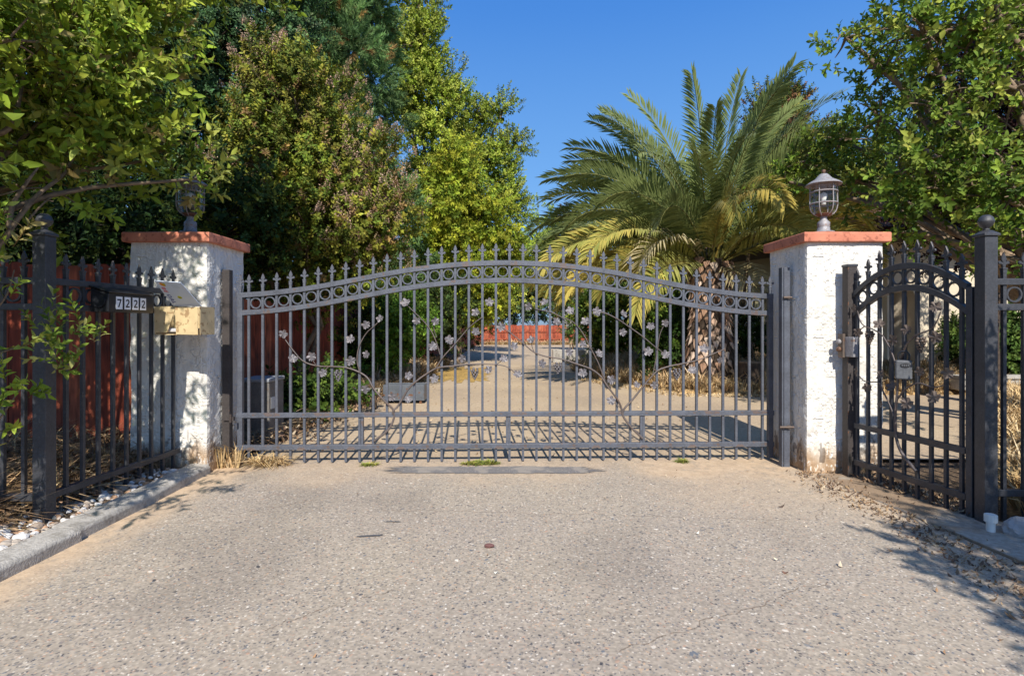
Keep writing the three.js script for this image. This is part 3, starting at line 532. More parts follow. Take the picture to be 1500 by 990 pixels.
// ---------------------------------------------------------------- things behind the gate
{
  const t = thing('operator_box', 'grey metal gate operator cabinet with a paper label behind the gate by the shaded pillar', 'control box', [-2.63, 0, -5.75]);
  const grey = mat({ map: steelMap(112, 108, 104, .2), roughness: .7 });
  part('cabinet', rbx(.3, .64, .36, .015, 0, .32, 0, 3), grey, t); part('lid', rbx(.32, .04, .38, .012, 0, .655, 0, 3), mat({ map: steelMap(140, 144, 150, .1), roughness: .55 }), t);
  part('label_sheet', bx(.004, .12, .09, .1525, .42, .1), mat({ color: lin(.6, .6, .58) }), t);
  const u = thing('metal_trough', 'shallow grey sheet metal trough with rust standing at the driveway edge', 'trough', [-1.68, .0, -8.62]);
  const zinc = mat({ map: steelMap(104, 110, 118, .9), roughness: .45, metalness: .4 });
  part('front_panel', rbx(.64, .24, .012, .004, 0, .17, .16), zinc, u); part('back_panel', rbx(.64, .24, .012, .004, 0, .17, -.16), zinc, u);
  for (const s of [-1, 1]) { part('end_panel', rbx(.012, .24, .31, .004, s * .314, .17, 0), zinc, u); part('foot', bx(.04, .055, .3, s * .26, .0275, 0), M.oldPost, u); }
  part('floor_panel', bx(.61, .01, .3, 0, .06, 0), zinc, u);
  const e = thing('timber_edging', 'weathered grey timber edging of the raised planting bed left of the driveway', 'edging', [-3.2, 0, -7.9]);
  part('beam', rbx(1.25, .07, .1, .008, -.32, .33, .06), M.greyWood, e); const b2 = part('beam', rbx(1.15, .07, .1, .008, 0, 0, 0), M.greyWood, e); b2.position.set(.72, .27, .02); b2.rotation.y = .03;
  for (const x of [-.9, -.2, .2, .8, 1.2]) part('stake', bx(.07, x > .1 ? .25 : .3, .06, x, x > .1 ? .12 : .15, -.02), M.darkBark, e);
  const s = thing('tree_stump', 'dark squat tree stump in the dry grass beside the palm', 'stump', [4.35, .1, -10.0]);
  part('wood', new THREE.CylinderGeometry(.19, .24, .46, 14, 3).translate(0, .2, 0), M.darkBark, s); part('cut_top', new THREE.CylinderGeometry(.185, .19, .02, 14).translate(0, .44, 0), M.bark, s);
  const k = thing('garden_wall', 'low pale block wall edging the garden right of the ball post', 'wall', [11.5, 0, -9.5]);
  for (let i = 0; i < 14; i++) part('block', rbx(.385, .19, .2, .01, -3.6 + i * .4, .19, 0, 1), M.concrete, k);
  for (let i = 0; i < 14; i++) part('cap_block', rbx(.39, .06, .26, .01, -3.6 + i * .4, .318, 0, 1), M.concrete, k);
  const kk = thing('island_edging', 'long pale concrete edging beyond the dry grass under the oleander', 'edging', [3.2, 0, -17.6]);
  for (let i = 0; i < 5; i++) part('block', rbx(.78, .42, .22, .02, -1.5 + i * .8, .21, 0, 1), M.concrete, kk);
}
{
  const t = thing('pvc_pipe', 'short white plastic pipe stub with ribbed cap at the foot of the right post', 'pipe', [2.80, 0, -3.02 - .17]);
  const w = mat({ color: lin(.72, .72, .68), roughness: .5 });
  part('tube', cyl(.022, .022, .085, 0, 0, 0, 16), w, t);
  const cap = cyl(.029, .029, .045, 0, .075, 0, 16); part('cap', merge([cap, ...Array.from({ length: 12 }, (_, i) => bx(.006, .04, .006, 0, .0975, 0).translate(.029, 0, 0).rotateY(i * Math.PI / 6))]), w, t);
}
function stoneGeo(seed, sx, sy, sz, d = 3) { const g = new THREE.IcosahedronGeometry(1, d), p = g.attributes.position; for (let i = 0; i < p.count; i++) { const x = p.getX(i), y = p.getY(i), z = p.getZ(i), k = 1 + (fbm(x * .25 + seed, y * .25 + z * .2 + .5, 8, 3) - .5) * .5; p.setXYZ(i, x * k * sx, y * k * sy, z * k * sz); } g.computeVertexNormals(); return metreUV(g); }
const stoneMat = [mat({ color: lin(.34, .32, .31), roughness: .9, bumpMap: grainBump, bumpScale: .003 }), mat({ color: lin(.5, .48, .45), roughness: .9 }), mat({ color: lin(.3, .25, .2), roughness: .9 })];
tag(part('stone', stoneGeo(.3, .1, .065, .075).translate(2.94, .05, -3.14), stoneMat[0], scene), 'rounded grey stone beside the white pipe stub', 'stone');
tag(part('stone', stoneGeo(.5, .028, .012, .016).translate(-.125, .014, -3.0), mat({ color: lin(.13, .06, .055), roughness: .9 }), scene), 'small flat reddish brown stone lying alone on the asphalt', 'stone');

// ---------------------------------------------------------------- foliage builders
const leafMat = (rough = .62, through = .38) => new THREE.MeshPhysicalMaterial({ color: 0xffffff, roughness: rough, transmission: through, thickness: 0, ior: 1.4, specularIntensity: .3, vertexColors: true, side: THREE.DoubleSide });
M.leaf = leafMat(.7, .36); M.gloss = leafMat(.6, .25); M.needle = leafMat(.9, .3); M.petal = leafMat(.9, .3);
M.straw = new THREE.MeshStandardMaterial({ color: 0xffffff, roughness: .95, vertexColors: true, side: THREE.DoubleSide });
// soup of coloured triangles
class Soup {
  constructor() { this.p = []; this.c = []; this.i = []; }
  vert(v, c) { this.p.push(v.x, v.y, v.z); this.c.push(c[0], c[1], c[2]); return this.p.length / 3 - 1; }
  leaf(m, len, w, c, fold = .25, curl = .12, wide = .45) {   // 6 triangles, folded along the midrib
    const q = (x, y, z) => this.vert(V(x, y, z).applyMatrix4(m), c);
    const b = q(0, 0, 0), t = q(0, len, -curl * len), m1 = q(0, len * wide, .03 * len), l = q(-w / 2, len * wide, fold * w), r = q(w / 2, len * wide, fold * w), l2 = q(-w * .33, len * .78, fold * w * .5 - curl * len * .5), r2 = q(w * .33, len * .78, fold * w * .5 - curl * len * .5);
    this.i.push(b, r, m1, b, m1, l, m1, r, r2, m1, r2, t, m1, l2, l, m1, t, l2);
  }
  blade(a, b, w, c, side) { const n = V().subVectors(b, a).cross(side ?? V(.3, .2, 1)).normalize().multiplyScalar(w / 2); const i0 = this.vert(a.clone().add(n), c), i1 = this.vert(a.clone().sub(n), c), i2 = this.vert(b, c); this.i.push(i0, i1, i2); }
  twig(a, b, r0, c) { const d = V().subVectors(b, a).normalize(), u = V().crossVectors(d, Math.abs(d.y) < .9 ? V(0, 1, 0) : V(1, 0, 0)).normalize(), w = V().crossVectors(d, u), A = [], B = []; for (let k = 0; k < 3; k++) { const o = u.clone().multiplyScalar(Math.cos(k * 2.094) * r0).addScaledVector(w, Math.sin(k * 2.094) * r0); A.push(this.vert(a.clone().add(o), c)); B.push(this.vert(b.clone().addScaledVector(o, .5), c)); } for (let k = 0; k < 3; k++) { const j = (k + 1) % 3; this.i.push(A[k], A[j], B[j], A[k], B[j], B[k]); } }
  build() { const g = new THREE.BufferGeometry(); g.setAttribute('position', new THREE.Float32BufferAttribute(this.p, 3)); g.setAttribute('color', new THREE.Float32BufferAttribute(this.c, 3)); g.setIndex(this.i); g.computeVertexNormals(); return g; }
}
const basis = (dir, roll, pos) => { const q = new THREE.Quaternion().setFromUnitVectors(V(0, 1, 0), dir.clone().normalize()); q.multiply(new THREE.Quaternion().setFromAxisAngle(V(0, 1, 0), roll)); return new THREE.Matrix4().compose(pos, q, V(1, 1, 1)); };
const facing = (y, n, pos) => { const z = n.clone().addScaledVector(y, -n.dot(y)).normalize(), x = V().crossVectors(y, z); return new THREE.Matrix4().makeBasis(x, y, z).setPosition(pos); };
function sprig(seed, { n = 8, len = .06, w = .03, stem = .18, spread = .95, droop = 0, jitter = .25, tint = .25, fold = .25, curl = .12, whorl = 2.4 }) {   // leaves along a short twig, y along the twig
  const r = rng(seed), s = new Soup(), bend = V((r() - .5) * .3, 1, (r() - .5) * .3).normalize(), leaves = [];
  s.twig(V(0, 0, 0), bend.clone().multiplyScalar(stem), .0022 + stem * .008, [.55, .42, .4]);
  for (let i = 0; i < n; i++) {
    const t = lerp(.15, 1, (i + .3 * r()) / (n - .2)), a = i * whorl + r() * .6, sp = i === n - 1 ? .2 : spread * (1 + (r() - .5) * .5);
    const d = V(Math.cos(a) * Math.sin(sp), Math.cos(sp) - droop, Math.sin(a) * Math.sin(sp)).normalize(), pos = bend.clone().multiplyScalar(stem * t), k = 1 + (r() - .5) * jitter * 2, v = 1 + (r() - .5) * 2 * tint;
    const m = facing(d, V((r() - .5) * 1.3, 1, (r() - .5) * 1.3), pos), c = [v * (1 + (r() - .5) * tint * .6), v, v * (1 - (r() - .5) * tint)];
    s.leaf(m, len * k, w * k, c, fold, curl); leaves.push([m, len * k, w * k, c]);
  }
  const g = s.build(); g.userData.leaves = leaves; return g;
}
const D_ = new THREE.Object3D();
function instances(name, geo, m, list, parent) {   // list: [position, direction, roll, scale, colour]
  const o = new THREE.InstancedMesh(geo, m, list.length), c = new THREE.Color();
  list.forEach(([p, d, roll, s, col], i) => { const M4 = basis(d, roll, p); M4.scale(V(s, s, s)); o.setMatrixAt(i, M4); o.setColorAt(i, c.setRGB(...col)); });
  o.name = parent === scene ? numbered(name) : name; o.castShadow = o.receiveShadow = true; parent.add(o); if (parent !== scene) o.userData.kind = 'stuff'; return o;
}
const pick = (r, pal) => { let t = r(), k = 0; for (; k < pal.length - 1 && (t -= pal[k][1]) > 0; k++); const v = .8 + r() * .4; return pal[k][0].map((q) => q * v); };
const onSphere = (r) => { const z = r() * 2 - 1, a = r() * 6.283, q = Math.sqrt(1 - z * z); return V(q * Math.cos(a), z, q * Math.sin(a)); };
// sprigs in clumps over ellipsoid blobs: [centre, [rx, ry, rz], clumps]
function crownList(r, blobs, { per = 16, cr = .3, shell = .55, pal, up = .25, droop = 0, size = [.8, 1.3], clip, rag = .8, dens = .6 }) {
  const list = [], clumps = [];
  for (const [c, rad, n] of blobs) {
    const ox = r() * 9, oy = r() * 9;
    for (let k = 0; k < n * dens; k++) {
      const d = onSphere(r), nz = fbm(d.x * .12 + d.z * .07 + ox, d.y * .12 + oy, 16, 3), q = lerp(shell, 1, Math.sqrt(r())) * (1 - rag * .42 + rag * .95 * nz);
      const cc = V(c.x + d.x * rad[0] * q, c.y + d.y * rad[1] * q, c.z + d.z * rad[2] * q), big = r(), R = cr * (.45 + 1.0 * big), out = V(d.x / rad[0], d.y / rad[1], d.z / rad[2]).normalize(), tone = .62 + r() * .8, m = Math.round(per * 1.5 * (.3 + 1.2 * big)), lean = V((r() - .5) * .8, (r() - .4) * .5, (r() - .5) * .8);
      if (clip && clip(cc)) continue;
      clumps.push([cc, c]);
      for (let i = 0; i < m; i++) {
        const e = onSphere(r), p = cc.clone().addScaledVector(e, R * Math.cbrt(r())).addScaledVector(lean, R * (r() - .3)); p.y -= droop * R * r();
        if (clip && clip(p)) continue;
        const dir = out.clone().multiplyScalar(.7).addScaledVector(e, .9).addScaledVector(lean, .5); dir.addScaledVector(SUN, .45); dir.y += up - droop; const col = pick(r, pal).map((x) => x * tone);
        list.push([p, dir.normalize(), r() * 6.28, lerp(size[0], size[1], r()), col]);
      }
    }
  }
  return { list, clumps };
}
function limbs(r, base, stems, blobs, clumps, r0, twigs = 120, fork = .4) {   // trunk, limbs to every blob, twigs to some clumps
  const g = [], n = stems;
  const tops = [];
  const cx = blobs.reduce((s, b) => s + b[0].x, 0) / blobs.length, cy = Math.min(...blobs.map((b) => b[0].y)), cz = blobs.reduce((s, b) => s + b[0].z, 0) / blobs.length;
  for (let k = 0; k < n; k++) {
    const a = k / n * 6.28 + r(), o = n > 1 ? .14 : 0, top = V(lerp(base.x, cx, fork) + Math.cos(a) * o * 3, lerp(base.y, cy, n > 1 ? .8 : .7), lerp(base.z, cz, fork) + Math.sin(a) * o * 3), b = V(base.x + Math.cos(a) * o, base.y - .1, base.z + Math.sin(a) * o), mid = b.clone().lerp(top, .5).add(V((r() - .5) * .15, 0, (r() - .5) * .15));
    g.push(tube([b, mid, top], r0 / Math.sqrt(n), r0 / Math.sqrt(n) * .68, 8, 8)); tops.push(top);
  }
  blobs.forEach(([c], i) => { const t = tops[i % tops.length], m = t.clone().lerp(c, .5).add(V((r() - .5) * .3, .12, (r() - .5) * .3)); g.push(tube([t.clone().add(V(0, -.05, 0)), m, c], r0 * .42, r0 * .16, 8, 6)); });
  for (let i = 0; i < Math.min(twigs, clumps.length); i++) { const [e, c] = clumps[Math.floor(i / Math.min(twigs, clumps.length) * clumps.length)], m = c.clone().lerp(e, .55).add(V((r() - .5) * .15, (r() - .3) * .15, (r() - .5) * .15)); g.push(tube([c.clone().lerp(e, .05), m, e], r0 * .15, r0 * .035, 4, 4)); }
  return merge(g);
}
function tree({ name = 'tree', label, category = 'tree', base, seed, stems = 1, r0 = .12, blobs, geos, m = M.leaf, bark = M.bark, twigs, fork, crown = {}, extra, group }) {
  const r = rng(seed), t = thing(name, label, category, [base.x, base.y, base.z], 0, group), off = V(base.x, base.y, base.z);
  const rel = blobs.map(([c, rad, n]) => [c.clone().sub(off), rad, n]);
  const clip = crown.clip; const { list, clumps } = crownList(r, rel, { ...crown, clip: clip && ((p) => clip(p.clone().add(off))) });
  part(stems > 1 ? 'stems' : 'trunk', limbs(r, V(0, 0, 0), stems, rel, clumps, r0, twigs, fork), bark, t);
  const by = geos.map(() => []); list.forEach((e) => by[Math.floor(r() * geos.length)].push(e));
  geos.forEach((g, i) => instances('crown', g, m, by[i], t));
  if (extra) extra(t, r, list, clumps);
  return t;
}
const B = (px, py, D, rx, ry, rz, n) => [P(px, py, D), [rx, ry, rz], n];
const two = (opts, seed) => [sprig(seed, opts), sprig(seed + 1, opts)];

const bigSprigs = two({ n: 11, len: .074, w: .03, stem: .24, spread: .75, tint: .3, fold: .2, curl: .3, jitter: .35 }, 101);
const midSprigs = two({ n: 10, len: .074, w: .04, stem: .2, spread: 1.0, tint: .35 }, 111);
const smallSprigs = two({ n: 13, len: .056, w: .03, stem: .19, spread: 1.05, tint: .38 }, 121);
const pearSprigs = two({ n: 12, len: .085, w: .055, stem: .32, spread: 1.1, tint: .25 }, 131);
const droopSprigs = two({ n: 14, len: .1, w: .045, stem: .42, spread: .7, tint: .25, droop: .5 }, 141);
const farSprigs = two({ n: 12, len: .14, w: .09, stem: .45, spread: 1.1, tint: .3 }, 151);
const plumSprigs = two({ n: 10, len: .065, w: .036, stem: .22, spread: 1.0, tint: .3 }, 161);
const ferny = (seed, n, len, c) => { const r = rng(seed), s = new Soup(); s.twig(V(0, 0, 0), V(0, .34, 0), .005, [1.2, .7, .5]); for (let i = 0; i < n; i++) { const t = r(), a = r() * 6.28, p = V(0, .34 * t, 0), d = V(Math.cos(a), .9 + r() * .6, Math.sin(a)).normalize(), v = .7 + r() * .7; s.blade(p, p.clone().addScaledVector(d, len * (1.15 - t * .6)), .018, [v, v, v * .9], V(r() - .5, r() - .5, r() - .5)); } return s.build(); };
const conifer = [ferny(171, 46, .17), ferny(172, 46, .17)];
const seedHead = (() => { const r = rng(181), s = new Soup(); for (let i = 0; i < 26; i++) { const t = .3 + r() * .7, a = r() * 6.28, q = .05 * (1.1 - t), p = V(Math.cos(a) * q, t * .17, Math.sin(a) * q), v = .75 + r() * .5; s.leaf(basis(V(Math.cos(a), .8, Math.sin(a)).normalize(), r() * 6, p), .022, .016, [v, v, v], .5, .3); } s.twig(V(0, 0, 0), V(0, .16, 0), .002, [.5, .4, .4]); return s.build(); })();

// ---------------------------------------------------------------- left: foreground tree with large leaves
{
  const pal = [[[.32, .39, .045], 3.4], [[.2, .29, .03], 3], [[.35, .4, .08], 1.6], [[.32, .26, .09], .15]].map(([c, w]) => [c, w / 8.55]);
  // keep the view of the pillar and the road free: nothing right of this line in the picture
  const view = (p) => { const D = -p.z; if (D < .05) return false; const px = 750 + p.x / D * F, py = 475 - (p.y - EYE) / D * F; return (py > 0 || px < -400) && px > (py > 225 ? 312 - Math.max(0, py - 290) * 2 : 262) || (py > 385 && px > 20) ; };
  const blobs = [B(-20, 50, 3.6, .65, .5, .6, 22), B(80, 95, 3.9, .55, .4, .5, 26), B(160, 40, 4.2, .5, .4, .4, 24), B(60, 175, 3.9, .4, .2, .35, 9), B(150, 185, 4.2, .38, .32, .35, 14), B(215, 235, 4.35, .22, .26, .3, 7), B(285, 262, 4.42, .13, .12, .12, 5), B(70, 265, 4.0, .3, .1, .3, 5), B(215, 30, 4.4, .32, .45, .35, 13),
    [V(-4.0, 3.3, -2.7), [.55, .6, .8], 60], [V(-4.4, 2.2, -2.6), [.6, .7, .8], 26], [V(-4.6, 4.4, -3.2), [.8, .7, 1.0], 22], [V(-5.3, 2.8, -2.8), [.8, .9, .9], 26], [V(-4.8, 3.5, -3.0), [.8, .7, .6], 34], [V(-2.85, 2.75, -2.3), [.36, .25, .3], 16], [V(-2.9, 3.5, -2.1), [.4, .3, .4], 14], [V(-3.05, 1.95, -2.0), [.4, .3, .4], 14], [V(-2.75, 2.3, -1.9), [.3, .2, .3], 8], [V(-3.9, 2.2, -1.9), [.5, .5, .5], 20], [V(-2.95, 2.9, -3.2), [.3, .3, .3], 5], [V(-2.3, 1.93, -2.0), [.13, .06, .13], 3],
    [V(-3.5, 4.5, -4.3), [.8, .55, .8], 34], [V(-2.9, 5.0, -4.0), [.7, .5, .8], 24], [V(-3.3, 4.9, -5.2), [.7, .5, .7], 20], [V(-4.4, 4.6, -4.4), [.8, .7, .9], 24], [V(-2.5, 4.5, -4.7), [.4, .3, .5], 10]];
  tree({ name: 'broadleaf_tree', label: 'foreground tree with large yellow green leaves reaching in over the ball post and mailbox fence', base: V(-4.15, .05, -3.1), seed: 41, stems: 3, r0: .065, blobs, geos: bigSprigs, twigs: 260, fork: .15, crown: { per: 6, cr: .24, shell: .2, pal, up: .35, clip: view, dens: 1 },
    extra(t, r, list) {
      // branches seen against the dark: from the lower left up towards the middle of the crown
      const o = t.position, L = (px, py, D) => P(px, py, D).sub(o);
      for (const [pts, a, b] of [[[[-60, 420, 3.5], [-2, 362, 3.5], [22, 325, 3.52], [55, 285, 3.6], [92, 255, 3.75], [112, 215, 3.9], [122, 180, 4]], .022, .006], [[[12, 335, 3.5], [18, 300, 3.52], [40, 265, 3.55], [55, 245, 3.6]], .018, .007], [[[35, 276, 3.6], [65, 276, 3.7], [95, 288, 3.8], [120, 305, 3.9], [140, 322, 4]], .006, .003], [[[-20, 290, 3.5], [15, 282, 3.5], [35, 275, 3.6]], .006, .003], [[[40, 322, 3.6], [70, 292, 3.7], [95, 282, 3.8], [130, 276, 3.9]], .007, .003], [[[-30, 90, 3.5], [20, 65, 3.6], [60, 48, 3.7], [90, 32, 3.8]], .012, .004], [[[-40, 200, 3.5], [10, 190, 3.5], [30, 130, 3.6], [36, 90, 3.7]], .02, .008], [[[85, 225, 4], [110, 190, 4.1], [140, 160, 4.2]], .01, .004]])
        part('branch', tube(pts.map((q) => L(...q)), a, b, 24, 7), M.bark, t);
      // low leafy shoots in front of the post and the fence
      const shoots = [], put = (px, py, D, dx, dy, s = 1) => shoots.push([L(px, py, D), V(dx, dy, .25).normalize(), r() * 6.28, s, pick(r, pal).map((q) => q * 1.1)]);
      for (const [px, py, D] of [[62, 492, 3.02], [80, 480, 3.05], [95, 500, 3.1], [70, 515, 3.0], [86, 520, 3.05], [96, 540, 3.1], [82, 548, 3.08], [118, 495, 3.3], [140, 508, 3.5], [-5, 375, 2.9], [10, 390, 2.9], [10, 440, 2.9], [20, 505, 3.0], [14, 570, 3.0], [5, 640, 3.0], [-2, 600, 2.95], [0, 560, 2.9], [40, 575, 3.1], [18, 370, 2.95], [5, 340, 2.95]]) for (let k = 0; k < 2; k++) put(px + (r() - .5) * 16, py + (r() - .5) * 20, D + (r() - .5) * .1, r() * 1.6 - .5, r() * 1.2 - .2, .55 + r() * .3);
      for (const [x, y, z] of [[-2.22, 1.9, -1.96], [-2.3, 1.98, -2.05], [-2.12, 1.82, -2.05], [-2.05, 1.95, -1.9]]) shoots.push([V(x, y, z).sub(o), V(.6, .3, .2).normalize(), r() * 6, 1, pick(r, pal)]);
      for (const q of [[[-30, 530], [5, 515], [46, 502], [75, 492]], [[-20, 470], [10, 430], [20, 395]], [[-20, 640], [15, 590], [35, 560]]]) part('branch', tube(q.map(([a, b], i) => L(a, b, 2.95 + i * .03)), .006, .003, 14, 5), M.bark, t);
      // the leaves that show largest, one by one
      const near = list.filter((e) => { const p = e[0].clone().add(o), D = -p.z; return D > 2 && 750 + p.x / D * F > 0 && 475 - (p.y - EYE) / D * F > -10; }).sort((a, b) => b[0].z - a[0].z).slice(0, 8).map((e) => e);
      const singles = [...shoots.slice(0, 22), ...near]; let made = 0;
      const c = new THREE.Color(), mats = [0, 1, 2, 3].map((k) => { const q = M.leaf.clone(); q.vertexColors = false; q.color.setRGB(...[[.27, .32, .05], [.18, .25, .03], [.12, .19, .022], [.38, .38, .12]][k]); return q; });
      const one = [.8, 1, 1.2].map((k) => { const s = new Soup(); s.leaf(new THREE.Matrix4(), .078 * k, .031 * k, [1, 1, 1], .2, .2); return s.build(); });
      for (const [p, d, roll, s] of singles) for (const [m4] of bigSprigs[made % 2].userData.leaves) {
        if (made >= 296) break;
        const l = part('leaf', one[Math.floor(r() * 3)], mats[Math.floor(r() * 4)], t); basis(d, roll, p).scale(V(s, s, s)).multiply(m4).decompose(l.position, l.quaternion, l.scale); made++;
      }
      instances('low_shoots', bigSprigs[1], M.leaf, shoots.slice(22), t);
    } });
}
// tree just outside the picture on the right, whose branches shade the lower right of the road
{
  const pal = [[[.08, .13, .02], .6], [[.15, .19, .03], .4]];
  tree({ name: 'broadleaf_tree', label: 'street tree beside the viewer whose shade falls on the right of the road', base: V(3.9, 0, .4), seed: 43, stems: 1, r0: .1, geos: midSprigs, twigs: 60,
    blobs: [[V(3.15, 2.6, .35), [.4, .15, .3], 14], [V(2.8, 2.4, -.2), [.28, .1, .2], 7], [V(3.5, 3.2, .6), [.7, .5, .6], 30], [V(2.6, 2.6, .55), [.24, .12, .24], 8], [V(3.25, 2.5, -.4), [.25, .15, .22], 9], [V(2.75, 2.6, .95), [.4, .18, .3], 14], [V(3.3, 2.1, -1.9), [.2, .2, .25], 8]], crown: { per: 8, cr: .16, shell: .2, pal, up: .1, clip: (p) => p.z < 0 && p.x < .99 * -p.z } });
}
// dark evergreens behind the left fence
{
  const pal = [[[.055, .115, .042], .5], [[.085, .155, .06], .3], [[.13, .18, .09], .12], [[.18, .17, .06], .08]];
  tree({ name: 'evergreen_tree', label: 'dense dark evergreen tree with small bluish leaves above the shaded pillar', base: V(-5.6, 0, -9.8), seed: 51, r0: .26, m: M.gloss, bark: M.darkBark, geos: smallSprigs, twigs: 160,
    blobs: [B(290, 120, 9.2, 1.3, 1.4, 1.1, 150), B(320, -40, 9.6, 1.6, 1.4, 1.3, 120), B(210, 60, 9.3, 1.2, 1.5, 1.0, 110), B(380, 60, 9.5, 1.0, 1.2, .8, 90), B(265, 250, 9.6, 1.3, .8, 1.0, 90), B(340, 215, 9.4, .8, .8, .6, 60)], crown: { per: 17, cr: .36, shell: .5, pal, up: .1 } });
  tree({ name: 'evergreen_tree', label: 'dark broad tree filling the gaps behind the foreground tree at the far left', base: V(-8.6, 0, -9), seed: 52, r0: .3, m: M.gloss, bark: M.darkBark, geos: midSprigs, twigs: 120,
    blobs: [B(40, 150, 9, 1.6, 1.6, 1.2, 130), B(120, 280, 8.6, 1.2, .9, .9, 90), B(-60, 40, 9.2, 1.8, 1.6, 1.3, 110), B(150, 20, 10, 1.5, 1.5, 1.1, 100), B(10, 330, 8.2, 1.3, .8, .9, 70)], crown: { per: 15, cr: .4, shell: .45, pal: [[[.03, .06, .016], .6], [[.07, .1, .02], .4]], up: .1 } });
  tree({ name: 'evergreen_tree', label: 'shaded understorey shrub tree directly behind the dark plank fence', base: V(-5.2, 0, -6.8), seed: 53, r0: .12, stems: 3, m: M.gloss, bark: M.darkBark, geos: midSprigs, twigs: 90,
    blobs: [B(130, 345, 6.8, 1.0, .45, .6, 44), B(225, 330, 7.2, .7, .4, .5, 34), B(330, 345, 7.2, .7, .7, .5, 50), B(20, 300, 6.6, .9, .6, .6, 40)], crown: { per: 14, cr: .3, shell: .3, pal: [[[.03, .06, .015], .7], [[.08, .11, .02], .3]], up: .05 } });
}
// bronze-tipped crape myrtle
{
  const pal = [[[.21, .23, .03], .42], [[.13, .18, .024], .34], [[.3, .29, .045], .18], [[.3, .2, .08], .06]];
  tree({ name: 'crape_myrtle', label: 'bushy crape myrtle with pinkish bronze seed heads above the latch end of the driveway gate', base: V(-3.6, .15, -8.6), seed: 61, stems: 5, r0: .13, geos: smallSprigs, twigs: 260,
    blobs: [B(430, 175, 8.6, .85, .85, .75, 110), B(385, 250, 8.3, .75, .8, .7, 90), B(490, 250, 8.5, .85, .75, .7, 100), B(540, 320, 8.3, .6, .5, .6, 60), B(450, 340, 8.2, .9, .6, .7, 90), B(400, 395, 8.3, .75, .55, .6, 64), B(405, 130, 8.7, .5, .5, .5, 40), B(520, 390, 8.6, .6, .45, .5, 46), B(440, 450, 8.9, .7, .5, .5, 40)], crown: { per: 10, cr: .25, shell: .35, pal, up: .3, rag: 1 },
    extra(t, r, list) {
      const heads = list.filter(([p, d]) => d.z > -.2 && d.y > -.1 && p.y > 1.4 && fbm(p.x * .1 + .5, p.y * .1 + .5, 9, 2) > .47 && r() < .5).map(([p, d, , s]) => [p.clone().addScaledVector(d, .12), V(d.x * .5, .9, d.z * .5).normalize(), r() * 6, .8 + r() * .5, [[.52, .33, .24], [.6, .42, .31], [.42, .31, .18]][Math.floor(r() * 3)]]);
      instances('seed_heads', seedHead, M.petal, heads, t);
    } });
}
// tall conifer
{
  const pal = [[[.12, .22, .085], .45], [[.17, .29, .11], .3], [[.24, .36, .15], .17], [[.34, .22, .09], .08]], blobs = [];
  const r = rng(71);
  for (let k = 0; k < 30; k++) { const h = 1.6 + k * .43, R = lerp(2.6, .9, k / 29), a = k * 2.4; for (let j = 0; j < 3; j++) { const b = a + j * 2.1; blobs.push([V(-5.15 + Math.cos(b) * R * .6 , h + .3 * (r() - .5), -15.2 + Math.sin(b) * R * .6), [R * .52, .42, R * .52], 13]); } }
  tree({ name: 'conifer', label: 'tall dark feathery conifer rising out of the frame between the evergreen and the pale tree', base: V(-5.15, 0, -15.2), seed: 72, r0: .3, m: M.needle, bark: M.darkBark, geos: conifer, twigs: 60, blobs, crown: { per: 13, cr: .3, shell: .55, pal, up: .0, droop: .25, size: [.9, 1.5] } });
}
// tall pale deciduous tree and the yellow drooping one in front of it
{
  const pal = [[[.3, .37, .045], .45], [[.21, .29, .034], .25], [[.4, .44, .08], .3]];
  tree({ name: 'deciduous_tree', label: 'tall narrow light green tree against the sky right of the conifer', base: V(-3.2, 0, -20), seed: 81, r0: .2, geos: pearSprigs, twigs: 260,
    blobs: [B(610, -20, 20, .75, 1.5, .8, 66), B(615, 70, 20, .95, 1.1, .9, 100), B(635, 140, 20, 1.25, 1.0, 1.1, 120), B(655, 200, 20, 1.5, .9, 1.1, 120), B(700, 165, 20, .55, .45, .5, 24), B(736, 165, 20.2, .3, .42, .3, 12), B(742, 215, 20, .5, .35, .4, 20), B(715, 240, 20, .9, .6, .7, 56), B(740, 290, 20, .75, .8, .7, 60), B(640, 270, 20.5, 1.6, 1.0, 1.0, 110), B(590, 150, 20.4, .5, .8, .5, 30), B(575, 60, 20.4, .35, .8, .4, 22)], crown: { per: 10, cr: .34, shell: .35, pal, up: .35 } });
  tree({ name: 'deciduous_tree', label: 'bright yellow green tree with drooping foliage above the middle of the driveway gate', base: V(-1.75, .1, -17.5), seed: 82, r0: .14, geos: droopSprigs, twigs: 160,
    blobs: [B(665, 245, 17.5, .8, .8, .7, 70), B(640, 305, 17.3, .95, .8, .8, 90), B(705, 310, 17.5, .9, .9, .7, 90), B(660, 375, 17.2, 1.1, .8, .8, 100), B(735, 365, 17.6, .75, .7, .6, 60), B(625, 400, 17.5, .7, .7, .6, 50), B(700, 430, 17.6, .8, .55, .6, 50)], crown: { per: 11, cr: .34, shell: .45, pal: [[[.4, .41, .04], .45], [[.29, .36, .035], .35], [[.19, .27, .03], .2]], droop: .9, up: 0 } });
}
